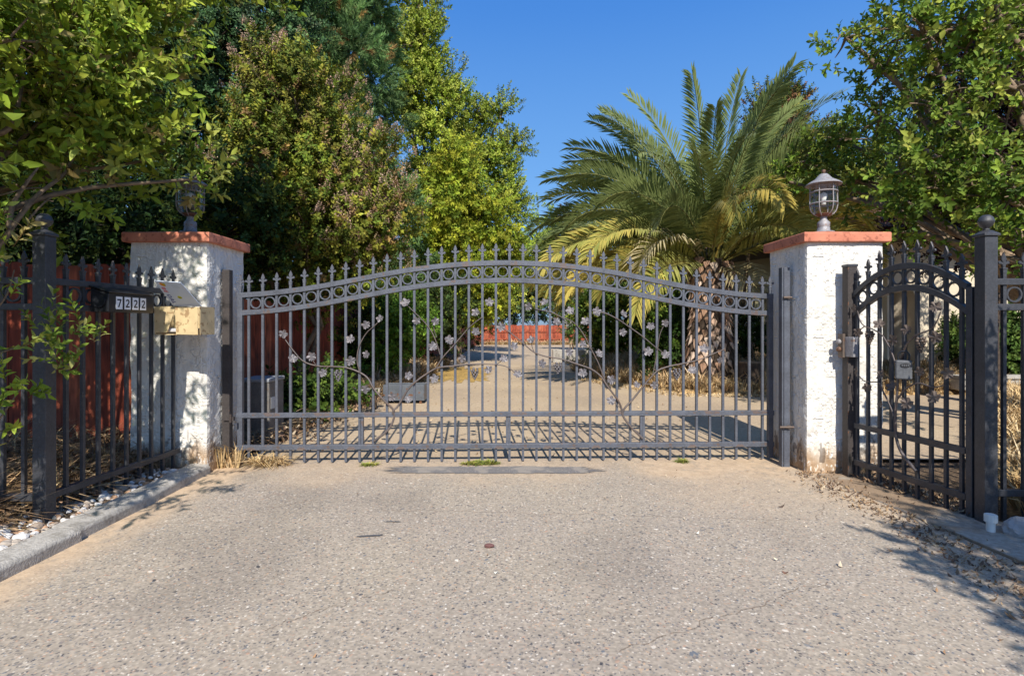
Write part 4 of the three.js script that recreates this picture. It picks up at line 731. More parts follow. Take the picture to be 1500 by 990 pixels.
// far trees and shrubs beyond the end fence
{
  const g = [[.28, .36, .06], [.12, .2, .045], [.42, .44, .07], [.09, .15, .06], [.26, .2, .1]];
  const mk = (label, px, py, D, rx, ry, n, c, name = 'far_tree') => { const p = P(px, py, D); tree({ name, label, base: V(p.x, 0, p.z), seed: 900 + px, r0: .14, geos: farSprigs, twigs: 30, blobs: [[p, [rx, ry, rx * .8], n], [V(p.x + rx * .5, p.y - ry * .5, p.z), [rx * .8, ry * .7, rx * .6], Math.round(n * .6)], [V(p.x - rx * .5, Math.max(.6, p.y - ry * .7), p.z), [rx * .8, ry * .7, rx * .6], Math.round(n * .6)]], crown: { per: 9, cr: .5, shell: .4, pal: [[c, .6], [c.map((q) => q * .6), .4]], up: .3 } }); };
  mk('small light green tree standing far back at the left end of the sky gap', 785, 350, 40, 1.8, 2.8, 60, g[0]);
  mk('slender bluish green tree far back beside the palm fronds', 815, 355, 42, 1.0, 2.3, 40, [.08, .13, .05]);
  mk('far reddish leaved tree showing beneath the palm fronds', 838, 350, 40, 1.4, 2.2, 40, [.1, .06, .04]);
  mk('dark green tree far behind the palm fronds', 905, 380, 38, 2.6, 2.4, 80, g[1]);
  mk('yellow green bush above the left end of the far red fence', 735, 425, 36.5, 1.6, 1.3, 50, g[2], 'far_bush');
  mk('grey green bush above the middle of the far red fence', 785, 425, 37, 1.7, 1.5, 56, [.13, .19, .08], 'far_bush');
  mk('brownish bush above the right end of the far red fence', 850, 430, 36, 1.2, 1.1, 40, [.28, .2, .09], 'far_bush');
  mk('tall dark tree far back filling the space between the drooping tree and the bushes', 700, 410, 39, 2.4, 2.2, 70, [.12, .19, .04]);
  mk('broad far tree behind the palm trunk and the house end', 985, 400, 36, 2.6, 2.6, 80, [.08, .14, .045]);
  mk('far green tree behind the long shaded fence', 640, 425, 37, 2.6, 2.2, 70, [.1, .17, .035]);
}
// shrubs inside the gate
{
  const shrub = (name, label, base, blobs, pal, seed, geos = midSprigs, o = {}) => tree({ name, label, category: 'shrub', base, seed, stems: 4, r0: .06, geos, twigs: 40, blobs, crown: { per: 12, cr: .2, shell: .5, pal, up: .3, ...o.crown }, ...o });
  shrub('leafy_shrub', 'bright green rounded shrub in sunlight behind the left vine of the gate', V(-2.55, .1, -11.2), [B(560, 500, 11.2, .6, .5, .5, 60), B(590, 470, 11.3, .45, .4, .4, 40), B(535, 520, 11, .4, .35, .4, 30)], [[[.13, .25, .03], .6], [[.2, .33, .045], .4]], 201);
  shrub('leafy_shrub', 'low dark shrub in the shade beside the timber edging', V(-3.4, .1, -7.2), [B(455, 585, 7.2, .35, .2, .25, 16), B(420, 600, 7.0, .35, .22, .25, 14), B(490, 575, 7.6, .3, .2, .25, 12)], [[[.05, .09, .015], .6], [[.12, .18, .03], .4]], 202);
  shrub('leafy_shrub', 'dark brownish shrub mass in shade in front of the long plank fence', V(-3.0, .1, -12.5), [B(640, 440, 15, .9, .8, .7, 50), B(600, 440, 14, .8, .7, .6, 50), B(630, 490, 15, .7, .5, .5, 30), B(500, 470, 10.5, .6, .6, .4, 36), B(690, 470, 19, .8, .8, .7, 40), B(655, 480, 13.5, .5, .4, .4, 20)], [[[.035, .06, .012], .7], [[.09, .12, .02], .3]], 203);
  shrub('oleander', 'leafy oleander shrub with dark stems left of the palm', V(2.55, .1, -15.2), [B(905, 420, 15.2, .75, .6, .6, 56), B(880, 470, 15, .55, .6, .5, 44), B(930, 480, 15.4, .7, .6, .5, 50), B(955, 440, 15.8, .6, .5, .5, 36), B(910, 510, 15.6, .7, .3, .4, 24)], [[[.14, .22, .03], .5], [[.08, .14, .02], .3], [[.28, .3, .05], .2]], 204, pearSprigs);
  shrub('rose_bush', 'loose bush with white blossoms at the right end of the far red fence', V(2.9, 0, -26), [B(835, 455, 26, .9, .6, .6, 34), B(868, 470, 26, .9, .8, .6, 40), B(845, 480, 25.5, .4, .4, .4, 14)], [[[.09, .14, .03], .6], [[.05, .09, .02], .4]], 205, pearSprigs, { extra(t, r, list) { instances('blossom', seedHead, M.petal, list.filter(() => r() < .2).map(([p, d]) => [p.clone().addScaledVector(d, .2), d, r() * 6, 1.6, [.75, .7, .66]]), t); } });
  shrub('leafy_shrub', 'dark shrub growing against the palm trunk on the driveway side', V(3.35, .3, -11.8), [B(985, 500, 11.6, .4, .45, .4, 34), B(1000, 470, 12, .35, .3, .35, 20), B(970, 520, 11.4, .3, .25, .3, 16)], [[[.05, .1, .018], .6], [[.09, .15, .02], .4]], 206);
  shrub('white_flowered_shrub', 'shrub with white flowers between the palm trunk and the house wall', V(4.95, .35, -11.3), [B(1097, 492, 11.2, .26, .36, .3, 18), B(1112, 500, 11.6, .25, .3, .3, 12)], [[[.04, .08, .018], .8], [[.08, .13, .03], .2]], 207, midSprigs, { extra(t, r, list) { instances('blossom', seedHead, M.petal, list.filter(([p, d]) => d.x < .3 && r() < .3).map(([p, d]) => [p.clone().addScaledVector(d, .12), d, r() * 6, .8, [.72, .7, .66]]), t); } });
  shrub('garden_hedge', 'sunlit clipped green shrub above the block wall right of the ball post', V(9.4, .3, -10.4), [B(1490, 505, 10.3, .9, .55, .6, 90), B(1560, 505, 10.3, 1.0, .6, .6, 60), B(1450, 500, 10.6, .6, .5, .5, 40)], [[[.08, .14, .03], .6], [[.12, .18, .04], .4]], 208);
}
// right: crape myrtle over the pedestrian gate, purple plum behind, companions
{
  const pal = [[[.14, .22, .028], .45], [[.22, .3, .04], .3], [[.33, .37, .065], .17], [[.09, .15, .022], .08]];
  tree({ name: 'crape_myrtle', label: 'spreading green crape myrtle whose boughs hang over the lantern and pedestrian gate', base: V(6.4, .1, -6.0), seed: 301, stems: 3, r0: .16, geos: midSprigs, twigs: 330, fork: .1,
    blobs: [B(1240, 55, 7.2, .34, .2, .34, 8), B(1300, 100, 7.2, .5, .4, .45, 22), B(1355, 50, 6.1, .55, .42, .45, 34), B(1290, 175, 7.4, .5, .34, .45, 17), B(1235, 205, 8.6, .5, .34, .45, 20), B(1185, 235, 9, .55, .34, .45, 24), B(1150, 265, 9.2, .4, .25, .4, 14), B(1260, 265, 8.2, .6, .34, .45, 30), B(1340, 235, 6.1, .5, .32, .4, 26), B(1385, 165, 6.0, .45, .4, .4, 22), B(1440, 40, 5.9, .65, .45, .5, 36), B(1390, 285, 6.0, .5, .22, .35, 22), B(1490, 130, 5.7, .35, .45, .4, 14), B(1485, 280, 5.5, .35, .4, .4, 24), B(1500, 380, 5.4, .28, .45, .35, 22), B(1420, -50, 6, 1.0, .4, .6, 34), B(1580, 60, 6, .7, 1.0, .8, 26), B(1310, 305, 7.4, .35, .12, .3, 8), B(1345, 340, 6.3, .22, .06, .2, 4)], crown: { per: 5, cr: .19, shell: .12, pal, up: .15, rag: 1.1, dens: .55 },
    extra(t) { const o = t.position, L = (px, py, D) => P(px, py, D).sub(o); for (const [pts, a, b] of [[[[1560, 330, 5.9], [1500, 303, 5.9], [1425, 270, 6], [1360, 247, 6.6], [1300, 224, 7.4], [1250, 215, 8.4]], .035, .01], [[[1580, 170, 5.9], [1510, 135, 5.9], [1470, 112, 5.9], [1420, 105, 6], [1370, 110, 6.1]], .04, .01], [[[1510, 210, 5.9], [1480, 185, 5.9], [1455, 165, 6]], .014, .005], [[[1370, 110, 6.1], [1330, 90, 6.6], [1290, 85, 7.1]], .012, .004]]) part('branch', tube(pts.map((q) => L(...q)), a, b, 26, 7), M.bark, t); } });
  tree({ name: 'plum_tree', label: 'dark purple leaved plum tree in shade behind the green boughs at the right edge', base: V(7.4, .1, -8.4), seed: 302, r0: .16, bark: M.darkBark, geos: plumSprigs, twigs: 140,
    blobs: [B(1440, 120, 8.4, .8, .8, .7, 64), B(1490, 210, 8.4, .8, .8, .7, 64), B(1430, 240, 8.5, .6, .5, .6, 44), B(1400, 300, 8.3, .7, .4, .6, 46), B(1500, 60, 8.6, .9, .8, .7, 50), B(1440, 345, 8.2, .8, .35, .6, 50), B(1500, 320, 8.2, .7, .5, .6, 40)], crown: { per: 13, cr: .3, shell: .35, pal: [[[.022, .009, .013], .6], [[.035, .014, .016], .4]], up: .1 } });
  tree({ name: 'crape_myrtle', label: 'smaller crape myrtle with reddish bronze tips behind the palm beside the lantern', base: V(5.4, .3, -12.6), seed: 303, stems: 3, r0: .1, geos: smallSprigs, twigs: 120,
    blobs: [B(1150, 180, 12.2, .55, .6, .5, 44), B(1175, 235, 12, .8, .6, .6, 76), B(1130, 260, 12, .55, .5, .5, 44), B(1210, 290, 12, .7, .5, .5, 50), B(1120, 170, 12.4, .35, .4, .3, 16)], crown: { per: 12, cr: .28, shell: .35, up: .3, pal: [[[.1, .14, .02], .5], [[.2, .18, .035], .25], [[.2, .1, .045], .25]] } });
  const cp = []; for (let k = 0; k < 8; k++) cp.push(B(1148, 150 + k * 34, 26, .35 + k * .09, .6, .4 + k * .08, 12));
  tree({ name: 'conifer', label: 'slender pointed conifer top showing behind the palm fronds at the right', base: V(12.94, 0, -26), seed: 304, r0: .14, m: M.needle, bark: M.darkBark, geos: conifer, twigs: 20, blobs: cp, crown: { per: 14, cr: .35, shell: .3, up: .3, size: [1.2, 1.8], pal: [[[.04, .075, .045], .7], [[.06, .1, .06], .3]] } });
  tree({ name: 'far_tree', label: 'dark tree far behind the house roof at the right', base: V(13, 0, -19), seed: 305, r0: .2, geos: farSprigs, twigs: 40, blobs: [B(1350, 260, 19, 2.2, 1.6, 1.5, 90), B(1450, 220, 19, 2.4, 2.2, 1.5, 90), B(1270, 290, 19, 1.2, .8, 1, 40)], crown: { per: 9, cr: .5, shell: .4, up: .2, pal: [[[.05, .08, .02], .6], [[.08, .12, .03], .4]] } });
}

// ---------------------------------------------------------------- palm
{
  const base = V(3.85, .28, -10.6), H = 2.2, t = thing('palm_tree', 'stout date palm with a thick scaly trunk and arching grey green fronds', 'palm tree', [base.x, base.y, base.z]), r = rng(401);
  const prof = (y) => lerp(.47, .36, smooth(0, 1.1, y)) + .06 * smooth(1.5, 2.0, y);
  part('trunk', new THREE.LatheGeometry(Array.from({ length: 14 }, (_, i) => { const y = -.1 + i / 13 * (H + .1); return new THREE.Vector2(i === 13 ? .02 : prof(y), y); }), 28), M.darkBark, t);
  // leaf bases in a spiral
  const scaleGeo = [1, 2, 3].map((k) => { const g = new THREE.ConeGeometry(.085, .17, 6, 2).rotateZ(Math.PI).scale(1, 1, .5), p = g.attributes.position, q = rng(k); for (let i = 0; i < p.count; i++) p.setXYZ(i, p.getX(i) + (q() - .5) * .012, p.getY(i) + (q() - .5) * .02, p.getZ(i) + (q() - .5) * .012); const f = g.toNonIndexed(); f.computeVertexNormals(); return metreUV(f); });
  const scaleMat = [mat({ map: woodMap(206, 172, 146), roughness: .95 }), mat({ map: woodMap(166, 130, 104), roughness: .95 }), mat({ map: woodMap(232, 206, 184), roughness: .95 }), M.darkBark];
  for (let i = 0; i < 290; i++) {
    const y = .02 + i / 290 * (H - .1), a = i * 2.39996, R = prof(y) + .012, s = part('leaf_base', scaleGeo[i % 3], scaleMat[Math.floor(r() * 3.6) % 4], t);
    s.position.set(Math.cos(a) * R, y, Math.sin(a) * R); s.rotation.set(0, -a + Math.PI / 2, 0); s.rotateX(-.45 - r() * .25); s.scale.setScalar(.85 + r() * .35);
  }
  // fronds
  const kinds = [[[.17, .215, .065], [.28, .33, .12]], [[.27, .29, .07], [.42, .4, .12]], [[.46, .38, .09], [.6, .46, .11]], [[.4, .33, .17], [.5, .43, .25]]];
  function frond(az, el, len, sag, age, twist, n = 108) {
    const s = new Soup(), out = V(Math.cos(az), 0, Math.sin(az)), pts = []; let p = V(out.x * .16, H - .12, out.z * .16), e = el;
    const N = 22, seg = len / N;
    for (let i = 0; i <= N; i++) { pts.push(p.clone()); p = p.clone().addScaledVector(out, Math.cos(e) * seg).add(V(0, Math.sin(e) * seg, 0)); const u = i / N; p.addScaledVector(V(-out.z, 0, out.x), twist * u * u * seg); e -= sag * (.35 + 1.6 * u * u) / N * 1.9; }
    const roll = (r() > .5 ? 1 : -1) * (.35 + r() * .75), curve = new THREE.CatmullRomCurve3(pts), rc = [[.2, .2, .06], [.26, .23, .06], [.36, .27, .06], [.36, .3, .14]][age];
    for (let i = 0; i < 16; i++) { const a = curve.getPoint(i / 16), b = curve.getPoint((i + 1) / 16); s.twig(a, b, lerp(.03, .006, i / 16), rc); }
    for (let i = 0; i < n; i++) for (const sd of [-1, 1]) {
      const u = lerp(.13, .995, (i + r() * .5) / n), c = curve.getPoint(u), tg = curve.getTangent(u), side = V().crossVectors(tg, V(0, 1, 0)); if (side.lengthSq() < 1e-4) side.set(-out.z, 0, out.x); side.normalize();
      const up0 = V().crossVectors(side, tg).normalize(), side0 = side.clone(), rl = roll * Math.min(1, u * 2.2); side.multiplyScalar(Math.cos(rl)).addScaledVector(up0, Math.sin(rl)); const up = up0.multiplyScalar(Math.cos(rl)).addScaledVector(side0, -Math.sin(rl)), L = .55 * Math.min(1, (u - .05) * 5) * (1 - .55 * Math.pow(u, 3)) * (.85 + r() * .3), ang = lerp(1.15, .5, u) + (r() - .5) * .16;
      const d = tg.clone().multiplyScalar(Math.cos(ang)).addScaledVector(side, sd * Math.sin(ang) * .9).addScaledVector(up, .3 + (r() - .5) * .3).normalize();
      const k = kinds[age], mix = r(), tipc = age === 1 && u > .55 || age === 2 ? kinds[2] : k, base_ = k[0].map((q, j) => lerp(q, tipc[1][j], mix * .8));
      const mid = c.clone().addScaledVector(d, L * .55), end = c.clone().addScaledVector(d, L).add(V(0, -.09 * L * (1 + age * .8) - r() * .02, 0)), nn = V().crossVectors(d, up).normalize().multiplyScalar(.017);
      const q0 = s.vert(c, base_), q1 = s.vert(mid.clone().add(nn), base_), q2 = s.vert(mid.clone().sub(nn), base_), q3 = s.vert(end, base_.map((q) => q * 1.1)), q4 = s.vert(mid.clone().addScaledVector(up, .006), base_);
      s.i.push(q0, q1, q4, q0, q4, q2, q1, q3, q4, q4, q3, q2);
    }
    return s.build();
  }
  const list = []; 
  // chosen fronds, azimuth 180 points to picture left, 90 away from the viewer (x right, z towards the viewer)
  const A = (deg) => deg * Math.PI / 180;
  for (const [az, el, len, sag, age, tw] of [
    [0, 89, 3.75, .2, 0, 0], [178, 82, 3.7, .5, 0, .1], [2, 80, 3.6, .55, 0, 0], [12, 72, 3.5, .7, 0, 0], [186, 72, 3.7, .62, 0, -.1], [350, 60, 3.4, .9, 0, .2], [170, 62, 3.6, .75, 0, .1], [182, 54, 3.7, .82, 0, 0], [172, 46, 3.6, .88, 0, -.2], [190, 40, 3.7, .9, 0, 0], [178, 33, 3.6, .95, 0, .1], [168, 26, 3.5, .95, 1, 0], [186, 21, 3.6, .92, 1, 0], [176, 15, 3.3, .72, 1, .1], [192, 10, 3.3, .68, 1, 0], [170, 10, 2.9, .7, 2, 0], [182, 8, 2.9, .66, 2, 0],
    [8, 50, 3.6, .85, 0, 0], [355, 42, 3.6, .92, 0, 0], [15, 40, 2.9, 1.0, 2, 0],
    [120, 80, 3.5, .5, 0, 0], [80, 72, 3.4, .7, 0, .1], [55, 62, 3.3, .9, 0, .2], [115, 58, 3.2, .95, 0, 0], [145, 48, 3.2, 1.05, 0, 0], [35, 48, 3.3, 1.0, 0, 0], [150, 32, 3.1, 1.1, 1, .1], [40, 28, 2.9, 1.15, 1, 0], [148, 16, 2.9, 1.0, 1, .1], [140, 4, 2.6, .95, 1, 0], [140, 36, 2.5, 1.7, 3, .3], [85, 62, 2.7, 1.5, 2, -.2], [95, 66, 3.2, 1.0, 0, 0], [68, 40, 2.6, 1.5, 1, .1], [70, -14, 1.6, .7, 3, 0],
    [180, 66, 3.3, .8, 0, 0], [174, 57, 3.3, .9, 0, 0], [186, 46, 3.3, .95, 0, 0], [182, 37, 3.3, 1.0, 0, 0], [210, 66, 3.6, .7, 0, 0], [215, 44, 3.5, 1.0, 0, 0], [240, 62, 3.5, .8, 0, 0], [270, 70, 3.6, .7, 0, 0], [300, 60, 3.6, .8, 0, 0], [325, 44, 3.5, 1.0, 0, 0], [330, 66, 3.7, .7, 0, 0], [250, 34, 3.4, 1.1, 1, 0], [285, 20, 3.3, 1.1, 1, 0], [222, 22, 3.3, 1.0, 1, 0], [205, 12, 3.3, .9, 1, 0], [335, 28, 3.2, .9, 1, 0]]) list.push(frond(A(az), A(el), len, sag, age, tw, age === 3 ? 40 : 108));
  const again = rng(77);
  for (const [az, el, len, sag, age, tw] of [[175, 76, 3.6, .6, 0, 0], [190, 63, 3.6, .75, 0, 0], [165, 50, 3.5, .85, 0, 0], [195, 50, 3.6, .85, 0, 0], [180, 28, 3.5, .95, 0, 0], [172, 18, 3.3, .9, 1, 0], [198, 30, 3.5, .95, 0, 0], [5, 62, 3.3, .9, 0, 0], [350, 74, 3.7, .55, 0, 0], [20, 56, 3.5, .9, 0, 0], [0, 34, 3.4, .98, 0, 0], [110, 70, 3.3, .8, 0, 0], [70, 78, 3.6, .5, 0, 0], [135, 60, 3.3, .9, 0, 0], [45, 72, 3.5, .7, 0, 0], [158, 40, 3.3, 1.0, 0, 0], [260, 50, 3.5, .9, 0, 0], [230, 74, 3.6, .6, 0, 0], [310, 74, 3.7, .6, 0, 0], [290, 42, 3.4, 1.0, 0, 0], [156, 70, 3.6, .65, 0, 0], [128, 44, 2.9, 1.2, 0, 0], [52, 44, 2.9, 1.2, 1, 0], [105, 48, 2.8, 1.3, 1, 0]]) list.push(frond(A(az + (again() - .5) * 10), A(el + (again() - .5) * 6), len, sag, age, tw));
  for (const g of list) part('frond', g, M.leaf, t);
}

// ---------------------------------------------------------------- house
{
  const A = V(4.6, 0, -17), Bc = V(7.5, 0, -10.9), h = 3.02;
  const t = thing('house', 'tan stucco house with arched openings and brown barrel tile roof behind the palm', 'house', [Bc.x, 0, Bc.z]);
  function wall(len, opens, m = M.houseWall) { const s = new THREE.Shape(); s.moveTo(0, 0); s.lineTo(len, 0); s.lineTo(len, h); s.lineTo(0, h); s.closePath(); for (const [x, w, y0, y1, arch] of opens) { const q = new THREE.Path(); q.moveTo(x, y0); q.lineTo(x + w, y0); q.lineTo(x + w, y1); if (arch) q.absarc(x + w / 2, y1, w / 2, 0, Math.PI, false); else q.lineTo(x, y1); q.closePath(); s.holes.push(q); } return metreUV(new THREE.ExtrudeGeometry(s, { depth: .22, bevelEnabled: false, curveSegments: 20 })); }
  const dA = A.clone().sub(Bc), LA = Math.hypot(dA.x, dA.z), angA = -Math.atan2(dA.z, dA.x);
  // side wall along the driveway (local x runs from corner B away to A; local z points into the house)
  const w1 = part('wall', wall(LA, [[2.55, 1.3, .5, 1.6, true], [4.4, 1.1, .9, 2.1, false]]), M.houseWall, t); w1.rotation.y = angA; w1.position.y = 0;
  const win = part('window', merge([bx(1.1, .06, .1, 4.95, .93, .1), bx(1.1, .06, .1, 4.95, 2.07, .1), bx(.06, 1.1, .1, 4.43, 1.5, .1), bx(.06, 1.1, .1, 5.47, 1.5, .1), bx(.04, 1.1, .08, 4.95, 1.5, .1)]), M.stucco, t); win.rotation.y = angA;
  part('pane', bx(1.06, 1.1, .01, 4.95, 1.5, .12), M.black, win);
  const w4 = part('wall', wall(LA + 2, []), M.houseWall, t); w4.rotation.y = angA; w4.position.set(.42, 0, -.18);
  const w2 = part('wall', wall(7.5, [[.06, .5, .02, 1.75, true], [5.2, 1.6, .02, 1.4, true]]), M.houseWall, t); w2.position.set(0, 0, -.22);
  const w3 = part('wall', wall(7.5, []), M.houseWall, t); w3.position.set(.6, 0, -2.2);
  part('porch_floor', bx(8, .08, 2.2, 4, .04, -1.2), M.concrete, t);
  part('ledge', rbx(2.2, .09, .34, .01, 2.9, .9, -.1), M.stucco, t);
  // eaves and low roofs with barrel tiles
  const tileGeo = (() => { const g = new THREE.CylinderGeometry(.095, .105, .46, 8, 1, true, -Math.PI / 2, Math.PI), i = new THREE.CylinderGeometry(.08, .09, .46, 8, 1, true, -Math.PI / 2, Math.PI); i.index.array.reverse(); const pos = i.attributes.normal; for (let k = 0; k < pos.count; k++) pos.setXYZ(k, -pos.getX(k), -pos.getY(k), -pos.getZ(k)); return metreUV(merge([g, i]).rotateX(-Math.PI / 2)); })();
  const tileMats = [[120, 78, 58], [96, 66, 52], [142, 100, 76], [84, 62, 54]].map((c) => mat({ map: woodMap(...c), roughness: .9 }));
  const r = rng(501);
  function roof(len, turn, over, courses, x0) {
    const R = part('roof', merge([bx(len, .05, .42 * courses + .2, x0 + len / 2, 0, -(.42 * courses) / 2 + .05), bx(len, .16, .03, x0 + len / 2, -.08, .13)]), mat({ color: lin(.11, .075, .05), roughness: .9 }), t);
    R.position.set(0, h + .09, 0); R.rotation.set(0, turn, 0); const pitch = .3; R.rotateX(pitch); R.translateZ(over);
    const rest = [];
    for (let c = 0; c < courses; c++) for (let i = 0; i < len / .215; i++) {
      const x = x0 + .1 + i * .215, z = .02 - c * .4, y = .055 + (r() - .5) * .012;
      if (c < 4) { const q = part('roof_tile', tileGeo, tileMats[Math.floor(r() * 4)], R); q.position.set(x, y, z); q.rotation.y = (r() - .5) * .06; }
      else rest.push(tileGeo.clone().translate(x, y, z));
    }
    tag(part('roof_tiles', merge(rest), tileMats[0], R), null, null, null, 'stuff');
  }
  roof(8.4, 0, .42, 9, -.6);
  { // the other slope: faces the driveway
    const R0 = t.children.length; roof(LA + .6, angA + Math.PI, .42, 9, -LA - .2);
  }
}

// ---------------------------------------------------------------- ground cover, litter, weeds
const tuft = (seed, n, h, spread, bend) => { const r = rng(seed), s = new Soup(); for (let i = 0; i < n; i++) { const a = r() * 6.28, L = h * (.5 + r() * .7), o = V(Math.cos(a), 0, Math.sin(a)), b0 = o.clone().multiplyScalar(r() * .03), m = b0.clone().addScaledVector(o, spread * L * .4).add(V(0, L * .6, 0)), e = b0.clone().addScaledVector(o, spread * L * (.8 + bend * r())).add(V(0, L * (1 - bend * r()), 0)), v = .7 + r() * .6, c = [v, v * (.96 + r() * .06), v * (.85 + r() * .2)], w = .004 + r() * .003, sd = V(-o.z, 0, o.x).multiplyScalar(w); const i0 = s.vert(b0.clone().add(sd), c), i1 = s.vert(b0.clone().sub(sd), c), i2 = s.vert(m.clone().add(sd), c), i3 = s.vert(m.clone().sub(sd), c), i4 = s.vert(e, c); s.i.push(i0, i1, i3, i0, i3, i2, i2, i3, i4); } return s.build(); };
const tufts = [tuft(601, 16, .2, .7, .6), tuft(602, 16, .24, .5, .5)], flatTuft = tuft(603, 22, .2, 1.6, .9);
function scatterGrass(name, label, b, n, pal, seed, geo, size, keep = () => true) {
  const r = rng(seed), list = [], xs = b.pts.map((p) => p[0]), zs = b.pts.map((p) => p[1]), x0 = Math.min(...xs), x1 = Math.max(...xs), z0 = Math.min(...zs), z1 = Math.max(...zs);
  for (let k = 0; k < n * 12 && list.length < n; k++) { const x = lerp(x0, x1, r()), z = lerp(z0, z1, r()); if (!inside(b.pts, x, z) || !keep(x, z, r)) continue; list.push([V(x, bedHeight(b, x, z) - .005, z), V((r() - .5) * .4, 1, (r() - .5) * .4), r() * 6.28, lerp(size[0], size[1], r()), pick(r, pal)]); }
  tag(instances(name, geo, M.straw, list, scene), label, 'grass', null, 'stuff');
}
const straw = [[[.5, .36, .19], .5], [[.4, .27, .13], .3], [[.58, .46, .28], .2]];
scatterGrass('dry_grass', 'golden dry grass on the mound around the palm', rightBed, 5200, straw, 611, tufts[0], [.7, 1.5], (x, z) => z > -15 && x < 9);
scatterGrass('dry_grass', 'pale straw and dry grass in the garden beyond the right ball post', gardenBed, 6500, straw, 612, tufts[1], [.8, 1.5], (x, z) => x < 11 && x > -z * .82);
scatterGrass('dry_grass', 'patch of dry pale grass at the sunny edge left of the driveway', { ...leftBed, pts: [[-3.2, -10.2], [-2.0, -10.2], [-1.85, -16], [-2.6, -16.4], [-3.3, -13]] }, 900, straw, 613, tufts[0], [.8, 1.7]);
scatterGrass('brown_weeds', 'tangled dead brown weeds in the shade behind the mailbox fence', { ...kerbBed, pts: [[-8, -5.1], [-3.2, -5.1], [-2.95, -4.4], [-2.95, -2.6], [-8, -2.6]] }, 2600, [[[.3, .19, .1], .5], [[.2, .12, .065], .3], [[.42, .31, .18], .2]], 614, flatTuft, [.5, 1.25]);
scatterGrass('brown_weeds', 'shaded dead brown weeds along the bed behind the operator cabinet', leftBed, 2200, [[[.2, .13, .07], .6], [[.32, .24, .14], .4]], 615, flatTuft, [.5, 1.2], (x, z) => z > -14 && x > -3.6);
scatterGrass('dry_grass', 'dry grass along the foot of the far red fence', { ...leftBed, rise: 0, lip: 0, pts: [[-2, -33.2], [6.3, -33.2], [6.3, -32.6], [-2, -32.6]] }, 500, straw, 616, tufts[0], [1, 1.8]);
// leaves fallen on the ground
const fallen = (() => { const s = new Soup(); s.leaf(new THREE.Matrix4().makeRotationX(Math.PI / 2 * .93), .05, .026, [1, 1, 1], .45, .3); return s.build(); })();
function litter(name, label, n, seed, place, pal, size = [.5, 1.2], g = fallen) { const r = rng(seed), list = []; for (let i = 0; i < n; i++) { const [x, z, y = .009] = place(r); list.push([V(x, y + r() * .01, z), V((r() - .5) * .7, 1, (r() - .5) * .7), r() * 6.28, lerp(size[0], size[1], r()), pick(r, pal)]); } tag(instances(name, g, M.straw, list, scene), label, 'leaf litter', null, 'stuff'); }
const browns = [[[.2, .12, .065], .4], [[.3, .2, .11], .3], [[.12, .07, .045], .2], [[.42, .33, .22], .1]];
const band = (r, a = .22) => { const D = lerp(4.55, 1.6, Math.pow(r(), .9)), c = lerp(2.56, 2.56, smooth(4.4, 2.5, D)), g = (r() + r() + r() - 1.5); return [c - .12 + g * a - .18 * smooth(3.6, 2.2, D) * r(), -D]; };
litter('leaf_litter', 'brown leaf litter strewn along the concrete strip by the pedestrian gate', 1500, 621, (r) => band(r), browns, [.15, .75]);
litter('leaf_litter', 'small leaves and crumbs under the pedestrian gate', 420, 622, (r) => { const k = r(); return [2.725 + .16 * k + (r() - .5) * .22 + .08, -4.36 + .94 * k, .034]; }, browns, [.3, 1]);
litter('leaf_litter', 'scattered dry leaves along the driveway edge below the palm mound', 900, 623, (r) => { const k = r() * 3, i = Math.min(2, Math.floor(k)), q = [[4.6, -9.35], [3.0, -9.5], [2.4, -10.9], [1.65, -12.4]], f = k - i; return [lerp(q[i][0], q[i + 1][0], f) - Math.abs(r() + r() - 1) * .5, lerp(q[i][1], q[i + 1][1], f) + (r() - .3) * .3, .006]; }, straw, [.6, 1.3]);
litter('leaf_litter', 'brown dead leaves lying under the trees left of the driveway', 1700, 624, (r) => { const D = lerp(5.3, 11, r()); return [-2.1 - r() * r() * 1.6 + .35 * (r() - .5), -D, .05 + .1 * r()]; }, browns, [.6, 1.4]);
litter('leaf_litter', 'straw scraps and small leaves lying over the driveway beyond the gate', 700, 626, (r) => { const D = lerp(5, 16, r()); return [lerp(-2, Math.min(4, .35 * D), r() < .6 ? r() * r() : 1 - r() * r()), -D, .004]; }, [[[.45, .34, .2], .6], [[.25, .16, .09], .4]], [.3, 1]);
litter('leaf_litter', 'sparse pale leaf scraps on the sunlit apron', 70, 625, (r) => [lerp(-1.6, 2.2, Math.sqrt(r())), -lerp(1.9, 4.6, r())], [[[.55, .45, .32], .5], [[.3, .18, .1], .5]], [.15, .5]);
{
  const one = (label, px, py, c, s, turn, hue) => { const D = 984 / (py - 475), o = new THREE.Mesh(fallen, new THREE.MeshStandardMaterial({ color: lin(...c), roughness: .9, side: THREE.DoubleSide })); o.name = numbered('fallen_leaf'); o.position.set((px - 750) / F * D, .012, -D); o.rotation.set(.12, turn, .1); o.scale.setScalar(s); o.castShadow = o.receiveShadow = true; scene.add(o); tag(o, label, 'leaf'); };
  one('rust brown fallen leaf lying alone on the asphalt below the sunlit pillar', 1146, 839, [.26, .13, .085], .8, .4);
  one('pale cream scrap of leaf on the asphalt near the middle of the apron', 723, 841, [.7, .68, .6], .5, 1.2);
  one('cream leaf scrap lying on bare asphalt in front of the sunlit pillar', 1020, 784, [.66, .62, .52], .5, 2.1);
  one('curled tan leaf on the asphalt beside the branch shade', 1233, 834, [.52, .42, .3], .75, 2.8);
  one('large crumpled tan leaf in the litter beside the concrete strip', 1406, 806, [.5, .33, .22], 1.5, .3);
  one('dark twig-like curled leaf on the asphalt below the driveway gate bolt', 1140, 744, [.09, .06, .045], .9, 1.5);
}
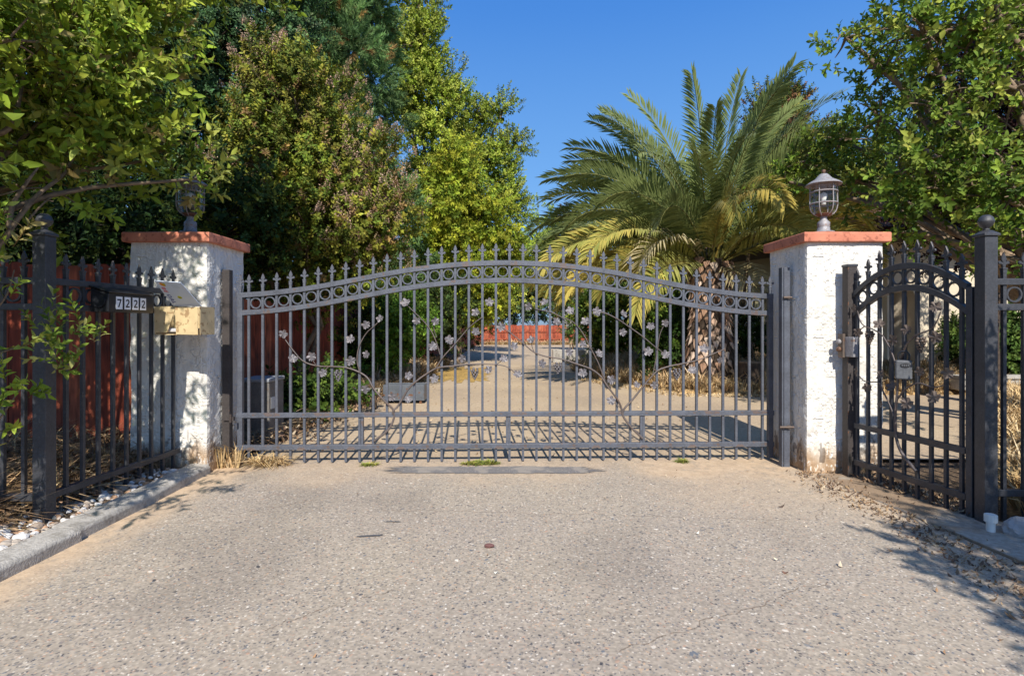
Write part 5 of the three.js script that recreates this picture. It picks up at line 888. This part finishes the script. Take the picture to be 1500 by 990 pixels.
// gravel behind the left kerb, crumbs by the strip
{
  const r = rng(631), g = stoneGeo(.7, .02, .013, .017, 1), list = [];
  g.setAttribute('color', new THREE.BufferAttribute(new Float32Array(g.attributes.position.count * 3).fill(1), 3));
  for (let i = 0; i < 1500; i++) { const x = -2.6 - Math.pow(r(), 1.6) * .75, z = lerp(-4.4, -1.8, r()); list.push([V(x, bedHeight(kerbBed, x, z) + .004, z), V(r() - .5, 1, r() - .5).normalize(), r() * 6.28, .35 + r() * 1.1 + (r() > .95 ? 1 : 0), [[.6, .57, .54], [.42, .36, .3], [.3, .24, .19], [.46, .28, .17], [.7, .68, .66]][Math.floor(r() * 5)]]); }
  tag(instances('gravel', g, M.straw, list, scene), 'pale gravel and pebbles behind the left kerb', 'gravel', null, 'stuff');
}
// weeds at the foot of the driveway gate
{
  const weed = (name, label, cat, x, z, n, rad, pal, geo, seed, size, y = .003) => { const r = rng(seed), t = thing(name, label, cat, [x, 0, z]); instances('blades', geo, M.straw, Array.from({ length: n }, () => { const a = r() * 6.28, q = Math.sqrt(r()); return [V(Math.cos(a) * q * rad[0], y, Math.sin(a) * q * rad[1]), V((r() - .5) * .5, 1, (r() - .5) * .5), r() * 6.28, lerp(...size, r()), pick(r, pal)]; }), t); return t; };
  weed('dry_weed', 'clump of dead straw coloured weed at the foot of the gate near the shaded pillar', 'weed', -2.12, -4.76, 22, [.22, .05], straw, flatTuft, 641, [.25, .7]);
  weed('dry_weed', 'thin dry weed stalks climbing beside the rusty guide post', 'weed', -2.4, -4.66, 6, [.09, .04], straw, tufts[1], 642, [.5, 1.2]);
  const green = [[[.2, .24, .04], .6], [[.3, .27, .05], .4]], low = tuft(604, 18, .06, 1.6, .8);
  weed('green_weed', 'flat yellow green weed growing along the asphalt patch under the middle of the gate', 'weed', -.27, -4.79, 50, [.17, .03], green, low, 643, [.3, .7]);
  weed('green_weed', 'tiny green weed tuft at the gate foot left of the asphalt patch', 'weed', -1.24, -4.74, 12, [.06, .02], green, low, 644, [.3, .6]);
  weed('green_weed', 'small pale weed at the gate foot towards the sunlit pillar', 'weed', 1.52, -4.85, 12, [.06, .02], green, low, 645, [.3, .6]);
}

renderer.render(scene, camera);
